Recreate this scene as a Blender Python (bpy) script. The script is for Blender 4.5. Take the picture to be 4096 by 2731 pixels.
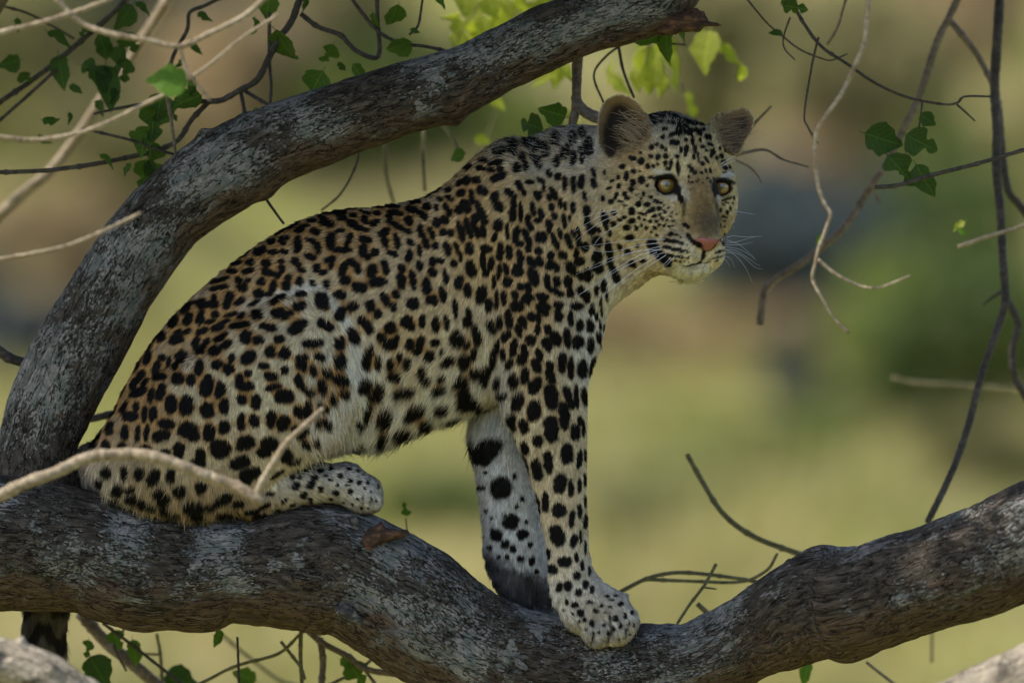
import bpy, bmesh, math, random, time
import numpy as np
from mathutils import Vector, Matrix

T_START = time.time()
for o in list(bpy.data.objects):
    bpy.data.objects.remove(o, do_unlink=True)
scene = bpy.context.scene
COL = scene.collection
R = math.radians

# ------------------------------------------------------------------ camera
DIST = 12.0                 # camera to leopard, metres
U = 1.4 / 4096.0            # metres per photograph pixel in the leopard's plane
ZC = 3.2                    # camera height
cam_d = bpy.data.cameras.new('camera')
cam = bpy.data.objects.new('camera', cam_d)
COL.objects.link(cam)
cam.location = (0, -DIST, ZC)
cam.rotation_euler = (R(90), 0, 0)
cam_d.sensor_width = 36.0
cam_d.sensor_fit = 'HORIZONTAL'
cam_d.lens = 36.0 * DIST / 1.4
cam_d.clip_start = 0.5
cam_d.clip_end = 3000.0
cam_d.dof.use_dof = True
cam_d.dof.focus_distance = DIST - 0.08
cam_d.dof.aperture_fstop = 2.6
cam_d.dof.aperture_blades = 0
scene.camera = cam

# ------------------------------------------------------------------ sky, sun, exposure
SUN_TO = Vector((-0.60, -0.16, 0.78)).normalized()      # towards the sun: high, from the left
world = bpy.data.worlds.new('World')
scene.world = world
world.use_nodes = True
wn = world.node_tree
for n in list(wn.nodes):
    wn.nodes.remove(n)
w_out = wn.nodes.new('ShaderNodeOutputWorld')
w_bg = wn.nodes.new('ShaderNodeBackground')
w_sky = wn.nodes.new('ShaderNodeTexSky')
w_sky.sky_type = 'NISHITA'
w_sky.sun_disc = False
w_sky.sun_elevation = math.asin(SUN_TO.z)
w_sky.sun_rotation = math.atan2(SUN_TO.x, SUN_TO.y)
w_sky.air_density = 1.0
w_sky.dust_density = 1.6
w_sky.ozone_density = 1.0
w_bg.inputs['Strength'].default_value = 0.14
wn.links.new(w_sky.outputs['Color'], w_bg.inputs['Color'])
wn.links.new(w_bg.outputs['Background'], w_out.inputs['Surface'])

sun_d = bpy.data.lights.new('sun', 'SUN')
sun_d.energy = 2.9
sun_d.angle = R(0.5)
sun_d.color = (1.0, 0.93, 0.82)
sun = bpy.data.objects.new('sun', sun_d)
COL.objects.link(sun)
sun.location = SUN_TO * 60
sun.rotation_euler = SUN_TO.to_track_quat('Z', 'Y').to_euler()

vs = scene.view_settings
vs.view_transform = 'Standard'
vs.look = 'None'
vs.exposure = 0.8
vs.gamma = 1.0
vs.use_curve_mapping = False
scene.render.engine = 'CYCLES'
cy = scene.cycles
cy.max_bounces = 5
cy.diffuse_bounces = 2
cy.glossy_bounces = 2
cy.transmission_bounces = 3
cy.transparent_max_bounces = 6
cy.caustics_reflective = False
cy.caustics_refractive = False
cy.use_denoising = True
try:
    cy.denoiser = 'OPENIMAGEDENOISE'
except Exception:
    pass
scene.cycles_curves.shape = 'RIBBONS'
scene.cycles_curves.subdivisions = 2

# ------------------------------------------------------------------ helpers
VK = 4096.0 / 2352.0        # positions noted on the 2352 px wide view -> photograph pixels

def P(x, y, d=0.0):
    """photograph pixel (4096 wide) at depth d metres behind the leopard's plane -> world point"""
    k = (DIST + d) / DIST
    return Vector(((x - 2048.0) * U * k, d, ZC - (y - 1365.5) * U * k))

def PV(x, y, d=0.0):
    return P(x * VK, y * VK, d)

def tag(o, label=None, cat=None, group=None, kind=None):
    if label: o['label'] = label
    if cat: o['category'] = cat
    if group: o['group'] = group
    if kind: o['kind'] = kind
    return o

def empty(name, loc=(0, 0, 0)):
    o = bpy.data.objects.new(name, None)
    o.location = loc
    o.empty_display_size = 0.1
    COL.objects.link(o)
    return o

def mesh_np(name, co, faces, smooth=True):
    """mesh from numpy coordinates and an (n,3) or (n,4) face array"""
    co = np.asarray(co, np.float32)
    faces = np.asarray(faces, np.int32)
    m = bpy.data.meshes.new(name)
    k = faces.shape[1]
    m.vertices.add(len(co))
    m.vertices.foreach_set('co', co.ravel())
    m.loops.add(faces.size)
    m.loops.foreach_set('vertex_index', faces.ravel())
    m.polygons.add(len(faces))
    m.polygons.foreach_set('loop_start', np.arange(0, faces.size, k, dtype=np.int32))
    if smooth:
        m.polygons.foreach_set('use_smooth', np.ones(len(faces), bool))
    m.update(calc_edges=True)
    return m

def link(name, mesh, mat, parent=None):
    o = bpy.data.objects.new(name, mesh)
    if mat is not None and not len(mesh.materials):
        mesh.materials.append(mat)
    COL.objects.link(o)
    if parent is not None:
        o.parent = parent
        o.matrix_parent_inverse = parent.matrix_basis.inverted()
    return o

class NT:
    """small node-tree builder"""
    def __init__(self, name):
        self.m = bpy.data.materials.new(name)
        self.m.use_nodes = True
        self.t = self.m.node_tree
        for n in list(self.t.nodes):
            self.t.nodes.remove(n)
        self.out = self.n('OutputMaterial')
    def n(self, kind, **kw):
        nd = self.t.nodes.new('ShaderNode' + kind)
        for k, v in kw.items():
            setattr(nd, k, v)
        return nd
    def l(self, a, b):
        self.t.links.new(a, b)
    def val(self, sock, v):
        if hasattr(v, 'default_value') or hasattr(v, 'is_linked'):
            self.l(v, sock)
        else:
            sock.default_value = v
    def noise(self, vec, scale, detail=4, rough=0.55, dist=0.0):
        nd = self.n('TexNoise')
        nd.inputs['Scale'].default_value = scale
        nd.inputs['Detail'].default_value = detail
        nd.inputs['Roughness'].default_value = rough
        nd.inputs['Distortion'].default_value = dist
        if vec is not None: self.l(vec, nd.inputs['Vector'])
        return nd.outputs['Fac']
    def voronoi(self, vec, scale, feature='F1', out='Distance', rnd=1.0):
        nd = self.n('TexVoronoi', feature=feature)
        nd.inputs['Scale'].default_value = scale
        nd.inputs['Randomness'].default_value = rnd
        if vec is not None: self.l(vec, nd.inputs['Vector'])
        return nd.outputs[out]
    def ramp(self, fac, stops, interp='LINEAR'):
        nd = self.n('ValToRGB')
        cr = nd.color_ramp
        cr.interpolation = interp
        while len(cr.elements) < len(stops):
            cr.elements.new(0.5)
        for e, (p, c) in zip(cr.elements, stops):
            e.position = p
            e.color = (*c, 1) if len(c) == 3 else c
        self.l(fac, nd.inputs['Fac'])
        return nd.outputs['Color']
    def step(self, fac, a, b):
        nd = self.n('MapRange', interpolation_type='SMOOTHSTEP')
        nd.inputs['From Min'].default_value = a
        nd.inputs['From Max'].default_value = b
        self.l(fac, nd.inputs['Value'])
        return nd.outputs['Result']
    def mix(self, fac, a, b, blend='MIX'):
        nd = self.n('Mix', data_type='RGBA', blend_type=blend)
        self.val(nd.inputs[0], fac)
        self.val(nd.inputs[6], a if not isinstance(a, tuple) or len(a) == 4 else (*a, 1))
        self.val(nd.inputs[7], b if not isinstance(b, tuple) or len(b) == 4 else (*b, 1))
        return nd.outputs[2]
    def math(self, op, a, b=0.0):
        nd = self.n('Math', operation=op)
        self.val(nd.inputs[0], a)
        self.val(nd.inputs[1], b)
        return nd.outputs[0]
    def mapping(self, vec, scale=(1, 1, 1), loc=(0, 0, 0)):
        nd = self.n('Mapping')
        nd.inputs['Scale'].default_value = scale
        nd.inputs['Location'].default_value = loc
        self.l(vec, nd.inputs['Vector'])
        return nd.outputs['Vector']
    def bump(self, h, strength, dist):
        nd = self.n('Bump')
        nd.inputs['Strength'].default_value = strength
        nd.inputs['Distance'].default_value = dist
        self.l(h, nd.inputs['Height'])
        return nd.outputs['Normal']
    def principled(self, color, rough=0.8, normal=None, spec=0.3):
        b = self.n('BsdfPrincipled')
        self.val(b.inputs['Base Color'], color if not isinstance(color, tuple) or len(color) == 4 else (*color, 1))
        self.val(b.inputs['Roughness'], rough)
        b.inputs['Specular IOR Level'].default_value = spec
        if normal is not None: self.l(normal, b.inputs['Normal'])
        return b
    def done(self, shader):
        self.l(shader, self.out.inputs['Surface'])
        return self.m

def value_noise(shape, cell, seed):
    """smooth 2-D noise in [-1,1]"""
    g = np.random.default_rng(seed)
    h, w = shape
    gh, gw = int(h / cell) + 3, int(w / cell) + 3
    a = g.uniform(-1, 1, (gh, gw)).astype(np.float32)
    y = np.arange(h) / cell; x = np.arange(w) / cell
    yi = y.astype(int); xi = x.astype(int)
    fy = (y - yi); fx = (x - xi)
    fy = (fy * fy * (3 - 2 * fy))[:, None]; fx = (fx * fx * (3 - 2 * fx))[None, :]
    a00 = a[yi][:, xi]; a01 = a[yi][:, xi + 1]; a10 = a[yi + 1][:, xi]; a11 = a[yi + 1][:, xi + 1]
    return (a00 * (1 - fx) + a01 * fx) * (1 - fy) + (a10 * (1 - fx) + a11 * fx) * fy

def catmull(pts, n):
    """resample a polyline of k-vectors with a Catmull-Rom spline, n samples evenly in length"""
    p = np.asarray(pts, float)
    if len(p) == 2:
        t = np.linspace(0, 1, n)[:, None]
        return p[0] * (1 - t) + p[1] * t
    q = np.vstack([2 * p[0] - p[1], p, 2 * p[-1] - p[-2]])
    out = []
    for i in range(len(p) - 1):
        a, b, c, d = q[i], q[i + 1], q[i + 2], q[i + 3]
        t = np.linspace(0, 1, 24, endpoint=False)[:, None]
        out.append(0.5 * (2 * b + (c - a) * t + (2 * a - 5 * b + 4 * c - d) * t ** 2 + (3 * b - a - 3 * c + d) * t ** 3))
    out.append(p[-1:])
    s = np.vstack(out)
    dl = np.r_[0, np.cumsum(np.linalg.norm(np.diff(s, axis=0), axis=1))]
    u = np.linspace(0, dl[-1], n)
    return np.stack([np.interp(u, dl, s[:, k]) for k in range(s.shape[1])], 1)
# ------------------------------------------------------------------ ground: one sheet from the camera to beyond the hill
def ground_z(x, y):
    L = y + DIST
    z = np.where(L < 20, 0.0, 0.0)
    z = z + 0.060 * np.clip(L - 20, 0, 45) + 0.045 * np.clip(L - 65, 0, 25) + 0.20 * np.clip(L - 90, 0, 60) + 0.07 * np.clip(L - 150, 0, 900)
    z = z + (0.10 * np.sin(x * 0.9 + y * 0.31) + 0.08 * np.sin(x * 1.7 - y * 0.53 + 1.3) + 0.05 * np.sin(x * 3.1 + y * 1.1)) * np.clip((L - 20) / 40, 0, 1)
    return z

gx = np.concatenate([np.linspace(-600, -30, 20), np.linspace(-28, 28, 150), np.linspace(30, 600, 20)])
gy = np.concatenate([np.linspace(-60, 20, 20), np.linspace(21, 150, 190), np.linspace(160, 900, 25)])
GX, GY = np.meshgrid(gx, gy)
GZ = ground_z(GX, GY)
gco = np.stack([GX, GY, GZ], -1).reshape(-1, 3)
nxg = len(gx)
ii = np.arange(len(gy) - 1)[:, None] * nxg + np.arange(nxg - 1)[None, :]
gf = np.stack([ii, ii + 1, ii + 1 + nxg, ii + nxg], -1).reshape(-1, 4)

def mat_ground():
    t = NT('savanna_ground')
    co = t.n('NewGeometry').outputs['Position']
    n1 = t.noise(co, 0.30, 3, 0.55)
    n2 = t.noise(t.mapping(co, (1, 0.35, 1), (7, 3, 0)), 0.22, 3, 0.5)
    n3 = t.noise(co, 14.0, 3, 0.6)
    c = t.ramp(n1, [(0.38, (0.10, 0.13, 0.042)), (0.46, (0.27, 0.305, 0.065)), (0.53, (0.40, 0.375, 0.115)), (0.61, (0.44, 0.33, 0.19))])
    c2 = t.ramp(n2, [(0.41, (0.13, 0.16, 0.05)), (0.50, (0.30, 0.31, 0.08)), (0.60, (0.36, 0.26, 0.165))])
    col = t.mix(0.5, c, c2)
    col = t.mix(t.math('MULTIPLY', t.step(n3, 0.35, 0.7), 0.45), col, (0.10, 0.085, 0.03))
    b = t.principled(col, 0.95, t.bump(n3, 0.6, 0.1), 0.05)
    return t.done(b.outputs[0])

ground = tag(link('ground', mesh_np('ground', gco, gf), mat_ground()), 'grassy slope rising behind the tree', None, None, 'structure')

# grass standing on the slope in view
def mat_leafy(name, c_dark, c_light, trans=0.45, rough=0.55):
    t = NT(name)
    g = t.n('NewGeometry')
    r = g.outputs['Random Per Island']
    col = t.ramp(r, [(0.0, c_dark), (0.65, c_light), (1.0, tuple(min(1, 1.25 * v) for v in c_light))])
    b = t.principled(col, rough, None, 0.25)
    tr = t.n('BsdfTranslucent')
    t.l(t.mix(1.0, col, (1.25, 1.3, 0.55, 1), 'MULTIPLY'), tr.inputs['Color'])
    mx = t.n('MixShader')
    mx.inputs[0].default_value = trans
    t.l(b.outputs[0], mx.inputs[1]); t.l(tr.outputs[0], mx.inputs[2])
    return t.done(mx.outputs[0])

def grass_field(n, seed, name, mat, label, ylo, yhi, hgt):
    g = np.random.default_rng(seed)
    L = g.uniform(ylo, yhi, n)
    x = (g.uniform(-1, 1, n)) * (L * 0.062 + 1.0)
    y = L - DIST
    keep = (np.sin(x * 1.3 + 2 * np.sin(y * 0.4)) + np.sin(y * 0.9 + x * 0.4) + g.normal(0, 0.9, n)) > -0.6
    x, y = x[keep], y[keep]
    n = len(x)
    z = ground_z(x, y)
    h = hgt * g.uniform(0.5, 1.4, n)
    a = g.uniform(0, 2 * math.pi, n); w = 0.035 * g.uniform(0.6, 1.6, n)
    lean = g.normal(0, 0.35, (n, 2)) * h[:, None]
    base = np.stack([x, y, z - 0.03], 1)
    dx = np.stack([np.cos(a) * w, np.sin(a) * w, 0 * a], 1)
    top = base + np.stack([lean[:, 0], lean[:, 1], h], 1)
    co = np.stack([base - dx, base + dx, top], 1).reshape(-1, 3)
    f = np.arange(n * 3).reshape(n, 3)
    return tag(link(name, mesh_np(name, co, f, False), mat), label, 'grass', None, 'stuff')

grass_field(26000, 3, 'dry_grass', mat_leafy('dry_grass', (0.28, 0.245, 0.10), (0.41, 0.355, 0.18), 0.35), 'dry straw coloured grass growing on the slope', 34, 100, 0.30)
grass_field(16000, 4, 'green_grass', mat_leafy('green_grass', (0.16, 0.195, 0.045), (0.27, 0.29, 0.085), 0.4), 'green grass growing between the dry tufts', 34, 130, 0.24)

# ------------------------------------------------------------------ bushes and small trees on the slope
def tube(pts, rad, sides=7, jag=0.0, seed=0, cap=True):
    """numpy tube along world points with per-point radius"""
    p = np.asarray(pts, float); r = np.asarray(rad, float)
    n = len(p)
    d = np.gradient(p, axis=0); d /= np.linalg.norm(d, axis=1)[:, None] + 1e-9
    ref = np.array([0.0, 1.0, 0.0])
    a = np.cross(d, ref); bad = np.linalg.norm(a, axis=1) < 0.2
    a[bad] = np.cross(d[bad], np.array([1.0, 0, 0]))
    a /= np.linalg.norm(a, axis=1)[:, None] + 1e-9
    b = np.cross(d, a)
    th = np.linspace(0, 2 * math.pi, sides, endpoint=False)
    rr = r[:, None] * np.ones((1, sides))
    if jag:
        rr = rr * (1 + jag * np.random.default_rng(seed).normal(0, 1, (n, sides)))
    co = p[:, None] + rr[..., None] * (np.cos(th)[None, :, None] * a[:, None] + np.sin(th)[None, :, None] * b[:, None])
    co = co.reshape(-1, 3)
    i = np.arange(n - 1)[:, None] * sides; j = np.arange(sides)[None, :]; j2 = (j + 1) % sides
    f = np.stack([i + j, i + j2, i + sides + j2, i + sides + j], -1).reshape(-1, 4)
    if cap:
        c0, c1 = len(co), len(co) + 1
        co = np.vstack([co, p[:1], p[-1:]])
        jj = np.arange(sides)
        e0 = np.stack([(jj + 1) % sides, jj, np.full(sides, c0), np.full(sides, c0)], 1)
        e1 = np.stack([(n - 1) * sides + jj, (n - 1) * sides + (jj + 1) % sides, np.full(sides, c1), np.full(sides, c1)], 1)
        f = np.vstack([f, e0, e1])
    return co, f

def tri_mesh(name, parts):
    """join (co, quads) pieces; degenerate quads become triangles"""
    V, F, k = [], [], 0
    for co, f in parts:
        V.append(co); F.append(f + k); k += len(co)
    V = np.vstack(V); F = np.vstack(F)
    m = bpy.data.meshes.new(name)
    m.from_pydata(V.tolist(), [], [tuple(q) if q[2] != q[3] else tuple(q[:3]) for q in F.tolist()])
    m.polygons.foreach_set('use_smooth', np.ones(len(m.polygons), bool))
    m.update()
    return m

def crown_mesh(name, seed, n_leaf, blobs, leaf):
    g = np.random.default_rng(seed)
    w = np.array([b[3] * b[4] * b[5] for b in blobs]) ** 0.7
    k = g.choice(len(blobs), n_leaf, p=w / w.sum())
    B = np.array(blobs)[k]
    d = g.normal(0, 1, (n_leaf, 3)); d /= np.linalg.norm(d, axis=1)[:, None]
    rad = g.uniform(0.35, 1.0, n_leaf) ** 0.5 * (1 + 0.12 * g.normal(0, 1, n_leaf))
    c = B[:, :3] + d * rad[:, None] * B[:, 3:]
    nrm = d + g.normal(0, 0.7, (n_leaf, 3)) + np.array([0, 0, 0.4]); nrm /= np.linalg.norm(nrm, axis=1)[:, None]
    ax = np.cross(nrm, g.normal(0, 1, (n_leaf, 3))); ax /= np.linalg.norm(ax, axis=1)[:, None] + 1e-9
    bx = np.cross(nrm, ax)
    s = leaf * g.uniform(0.6, 1.5, n_leaf)[:, None]
    co = np.stack([c - ax * s, c + bx * s * 0.55, c + ax * s, c - bx * s * 0.55], 1).reshape(-1, 3)
    return mesh_np(name, co, np.arange(n_leaf * 4).reshape(-1, 4), False)

def mat_bark_plain(name, c1, c2):
    t = NT(name)
    co = t.n('TexCoord').outputs['Object']
    n1 = t.noise(co, 30, 4, 0.6)
    col = t.ramp(n1, [(0.3, c1), (0.7, c2)])
    return t.done(t.principled(col, 0.9, t.bump(n1, 0.5, 0.01), 0.1).outputs[0])

MAT_TRUNK_FAR = mat_bark_plain('far_bark', (0.07, 0.055, 0.04), (0.19, 0.15, 0.115))
BUSH_MATS = {
    'dark': mat_leafy('foliage_dark', (0.042, 0.052, 0.056), (0.075, 0.09, 0.092), 0.2),  # dark leaf tone, also standing in for shade right of the face
    'teal': mat_leafy('foliage_shade_tone', (0.042, 0.062, 0.072), (0.075, 0.105, 0.118), 0.2),  # blue grey shade under the bushes put into the leaf colour
    'mid': mat_leafy('foliage_mid', (0.055, 0.085, 0.022), (0.11, 0.15, 0.04), 0.35),
    'olive': mat_leafy('foliage_olive', (0.14, 0.13, 0.055), (0.24, 0.22, 0.10), 0.35),
    'brown': mat_leafy('foliage_brown', (0.26, 0.18, 0.10), (0.44, 0.33, 0.20), 0.3),
    'lime': mat_leafy('foliage_lime', (0.12, 0.16, 0.03), (0.21, 0.25, 0.06), 0.4),
}
BUSH_SHAPES = {}
def bush_shape(kind, var):
    key = (kind, var)
    if key not in BUSH_SHAPES:
        g = np.random.default_rng(100 + var)
        nb = 9 + var % 3
        blobs = []
        for i in range(nb):
            a = g.uniform(0, 2 * math.pi); rr = g.uniform(0.1, 0.75)
            blobs.append((rr * math.cos(a), rr * math.sin(a), g.uniform(0.35, 1.25) - 0.3 * rr, g.uniform(0.25, 0.5), g.uniform(0.25, 0.5), g.uniform(0.2, 0.4)))
        cm = crown_mesh('crown', 200 + var, 1500, blobs, 0.085)
        parts = []
        for i in range(5):
            a = g.uniform(0, 2 * math.pi)
            b = blobs[i]
            pts = catmull([(0.05 * math.cos(a), 0.05 * math.sin(a), -0.1), (0.3 * b[0], 0.3 * b[1], 0.35 * b[2] + .1), (b[0], b[1], b[2])], 8)
            parts.append(tube(pts, np.linspace(0.06, 0.012, 8), 6))
        BUSH_SHAPES[key] = (cm, tri_mesh('stems', parts))
        cm.materials.append(BUSH_MATS[kind]); BUSH_SHAPES[key][1].materials.append(MAT_TRUNK_FAR)
    return BUSH_SHAPES[key]

def bush(kind, var, vx, vy, size, hgt, label, rot=0.0):
    """bush standing on the slope where its middle comes to view position (vx, vy)"""
    Ls = np.linspace(48, 140, 600)
    xs = (vx * VK - 2048.0) * U * Ls / DIST
    zr = ZC - (vy * VK - 1365.5) * U * Ls / DIST
    ok = ground_z(xs, Ls - DIST) + 0.6 * hgt >= zr
    L = float(Ls[np.argmax(ok)]) if ok.any() else 110.0
    d = L - DIST
    x = (vx * VK - 2048.0) * U * L / DIST
    base = empty('bush', (x, d, float(ground_z(np.array(x), np.array(d))) - 0.05))
    base.rotation_euler.z = rot
    base.scale = (size, size, hgt)
    cm, st = bush_shape(kind, var)
    for nm, me in (('crown', cm), ('stems', st)):
        o = bpy.data.objects.new(nm, me); COL.objects.link(o); o.parent = base
    tag(base, label, 'bush', 'bushes on the slope behind the leopard')
    return base

bush_list = [
    # kind, variant, x, y (view px), metres, half width, height, label
    ('teal', 0, 1860, 560, 84, 1.15, 1.15, 'bush coloured as dark blue shade on the slope right of the leopard face'),
    ('dark', 1, 1760, 640, 81, 0.75, 0.8, 'low bush coloured as shade just right of the leopard chin'),
    ('dark', 2, 2010, 640, 86, 0.70, 0.85, 'bush coloured as shade behind the hanging pale twig tip'),
    ('mid', 3, 2180, 420, 88, 1.0, 1.6, 'tall mid green bush behind the leaf clump at the right'),
    ('lime', 4, 2120, 700, 80, 0.8, 1.0, 'bright green bush below the leaf clump at the right'),
    ('mid', 5, 2310, 780, 78, 0.75, 1.2, 'dense green bush at the right edge behind the dark branch'),
    ('mid', 6, 2020, 880, 73, 0.55, 0.7, 'small green bush in the middle of the right slope'),
    ('olive', 0, 1950, 210, 104, 1.4, 1.7, 'olive bush high on the slope at the upper right'),
    ('brown', 1, 2200, 90, 108, 1.2, 1.8, 'brown leafed bush in the top right corner'),
    ('olive', 2, 1650, 150, 106, 1.5, 1.7, 'olive bush above the far ear of the leopard'),
    ('brown', 3, 1800, 340, 97, 0.9, 1.0, 'brown bush right of the leopard far ear'),
    ('olive', 4, 60, 120, 103, 1.5, 1.8, 'olive bush in the top left corner behind twigs'),
    ('brown', 5, 480, 190, 101, 1.2, 1.5, 'brown bush behind the upper left twigs'),
    ('dark', 6, 250, 60, 109, 1.3, 1.4, 'dark bush high up behind the upper left leaves'),
    ('dark', 0, 560, 60, 112, 1.2, 1.3, 'dark bush near the top left of the arching limb'),
    ('olive', 1, 780, 120, 107, 1.4, 1.5, 'olive bush behind the twigs above the arching limb'),
    ('mid', 2, 1000, 240, 98, 1.2, 1.1, 'pale green bush seen under the arching limb'),
    ('brown', 4, 120, 560, 90, 1.0, 1.2, 'brown bush left of the arching limb'),
    ('dark', 3, 60, 700, 84, 0.9, 0.9, 'dark bush left of the limb near the fork'),
    ('olive', 5, 320, 360, 96, 1.2, 1.2, 'olive bush behind the chewed leaves at the left'),
    ('lime', 6, 1250, 330, 95, 1.0, 0.9, 'light green bush behind the leopard shoulder'),
    ('dark', 5, 1830, 850, 74, 0.28, 0.5, 'small dark shrub in the grass right of the leopard chest'),
    ('brown', 0, 1490, 742, 0, 1.0, 0.45, 'low tan shrub right of the leopard chest'),
    ('brown', 6, 1700, 770, 0, 1.2, 0.35, 'wide low tan shrub below the dark bushes'),
    ('mid', 4, 1590, 1120, 0, 0.75, 0.30, 'low green shrub in the grass right of the front legs'),
    ('lime', 1, 1700, 1010, 0, 0.8, 0.30, 'low yellow green shrub in the middle of the right slope'),
    ('mid', 1, 1000, 1150, 0, 0.6, 0.3, 'low green shrub seen under the leopard belly'),
    ('olive', 6, 2240, 1060, 0, 0.9, 0.4, 'low olive shrub behind the dark branch low at the right'),
    ('lime', 2, 760, 300, 0, 1.2, 0.9, 'pale green bush seen under the middle of the arching limb'),
    ('olive', 3, 1500, 1180, 58, 0.4, 0.35, 'low olive shrub in the grass beside the front leg'),
]
rb = random.Random(5)
for (kd, va, vx, vy, L, sz, hg, lb) in bush_list:
    bush(kd, va, vx, vy, sz, hg, lb, rb.uniform(0, 6.28))

# scrub carrying on along the slope to both sides of the picture, too far and thick to count
def scrub():
    g = np.random.default_rng(21)
    src = [np.array([v.co for v in bush_shape('olive', k)[0].vertices]) for k in range(4)]
    V = []
    for k in range(70):
        L = g.uniform(72, 125); d = L - DIST
        half = L * 0.0583 + 1.6
        x = (half + g.uniform(0, 1) ** 1.2 * 22) * (-1 if k % 2 else 1)
        c = src[k % 4] * np.array([g.uniform(0.6, 1.5)] * 2 + [g.uniform(0.6, 1.6)])
        a = g.uniform(0, 6.28)
        c = np.stack([c[:, 0] * math.cos(a) - c[:, 1] * math.sin(a), c[:, 0] * math.sin(a) + c[:, 1] * math.cos(a), c[:, 2]], 1)
        V.append(c + np.array([x, d, float(ground_z(np.array(x), np.array(d)))]))
    V = np.vstack(V)
    return mesh_np('scrub', V, np.arange(len(V)).reshape(-1, 4), False)
tag(link('scrub', scrub(), BUSH_MATS['olive']), 'olive scrub along the slope beyond the sides of the view', 'scrub', None, 'stuff')
# ------------------------------------------------------------------ the tree the leopard sits in
def mat_bark(name, lichen=1.0, warm=0.0):
    t = NT(name)
    uv = t.n('UVMap', uv_map='bark').outputs['UV']
    obj = t.n('NewGeometry').outputs['Position']
    st = t.mapping(uv, (1.0, 2.2, 1.0))                 # u runs along the limb, v round it (metres)
    warp = t.n('TexNoise'); warp.inputs['Scale'].default_value = 22; warp.inputs['Detail'].default_value = 3
    t.l(st, warp.inputs['Vector'])
    vadd = t.n('VectorMath', operation='MULTIPLY_ADD')
    t.l(warp.outputs['Color'], vadd.inputs[0]); vadd.inputs[1].default_value = (0.05, 0.05, 0.0); t.l(st, vadd.inputs[2])
    wv = vadd.outputs[0]
    base_n = t.noise(wv, 55, 5, 0.62)
    big = t.noise(obj, 7.0, 4, 0.55)
    mid = t.noise(wv, 16, 4, 0.6)
    base = t.ramp(base_n, [(0.30, (0.017, 0.0145, 0.012)), (0.5, (0.060, 0.050, 0.041)), (0.72, (0.135, 0.112, 0.092))])
    under = t.ramp(base_n, [(0.3, (0.035, 0.024, 0.018)), (0.55, (0.105, 0.072, 0.052)), (0.75, (0.17, 0.12, 0.088))])
    vv = t.n('UVMap', uv_map='side').outputs['UV']      # x: 1 on the weather side, 0 on the underside
    sx = t.n('SeparateXYZ'); t.l(vv, sx.inputs[0])
    side = t.math('ADD', sx.outputs['X'], t.math('MULTIPLY', t.math('SUBTRACT', mid, 0.5), 1.1))
    weather = t.step(side, 0.26, 0.52)
    col = t.mix(weather, under, base)
    # lichen flecks of several sizes, stretched along the grain
    fl_n = t.noise(t.mapping(uv, (1.0, 1.9, 1.0)), 150, 5, 0.66, 0.4)
    fl_b = t.noise(t.mapping(uv, (1.0, 1.5, 1.0), (5, 2, 0)), 38, 4, 0.62, 0.3)
    tint = t.noise(t.mapping(uv, (1, 1, 1), (2, 7, 0)), 60, 2, 0.5)
    bias = t.math('MULTIPLY', t.math('SUBTRACT', big, 0.5), 0.95)
    fleck = t.step(t.math('ADD', t.math('ADD', t.math('MULTIPLY', fl_n, 0.72), t.math('MULTIPLY', fl_b, 0.28)), bias), 0.482, 0.512)
    patch_n = t.noise(t.mapping(uv, (1.0, 1.4, 1.0), (9, 4, 0)), 11, 5, 0.72, 0.3)
    patch = t.step(patch_n, 0.575, 0.605)
    lich = t.math('MULTIPLY', t.math('MAXIMUM', fleck, t.math('MULTIPLY', patch, 0.9)), t.step(side, 0.20, 0.50))
    lich = t.math('MULTIPLY', lich, lichen)
    lc = t.mix(t.step(tint, 0.38, 0.62), (0.165, 0.182, 0.17), (0.31, 0.29, 0.28))
    lc = t.mix(t.step(t.noise(uv, 220, 3, 0.6), 0.35, 0.75), t.mix(0.45, lc, (0.06, 0.055, 0.05)), lc)
    col = t.mix(lich, col, lc)
    cn = t.noise(t.mapping(uv, (0.5, 2.4, 1.0), (3, 1, 0)), 48, 3, 0.6, 0.6)
    ck = t.math('SUBTRACT', 1.0, t.step(t.math('ABSOLUTE', t.math('SUBTRACT', cn, 0.5)), 0.004, 0.022))
    col = t.mix(t.math('MULTIPLY', ck, 0.85), col, (0.010, 0.009, 0.008))
    dk = t.step(t.noise(t.mapping(uv, (0.6, 1.6, 1.0), (1, 6, 0)), 20, 4, 0.65, 0.5), 0.50, 0.66)
    col = t.mix(t.math('MULTIPLY', dk, 0.38), col, (0.022, 0.019, 0.016))
    if warm:
        col = t.mix(t.math('ADD', t.math('MULTIPLY', t.step(mid, 0.38, 0.56), 0.62), 0.2), col, (0.52, 0.44, 0.33))  # cream patches put the sunlit look into the bark colour
    h = t.math('ADD', t.math('MULTIPLY', base_n, 0.7), t.math('MULTIPLY', lich, 0.28))
    h = t.math('SUBTRACT', h, t.math('MULTIPLY', ck, 0.5))
    b = t.principled(col, 0.92, t.bump(h, 1.0, 0.008), 0.08)
    return t.done(b.outputs[0])

MAT_BARK = mat_bark('lichen_bark')
MAT_BARK_PALE = mat_bark('weathered_sunlit_bark', 0.55, 0.35)

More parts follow.
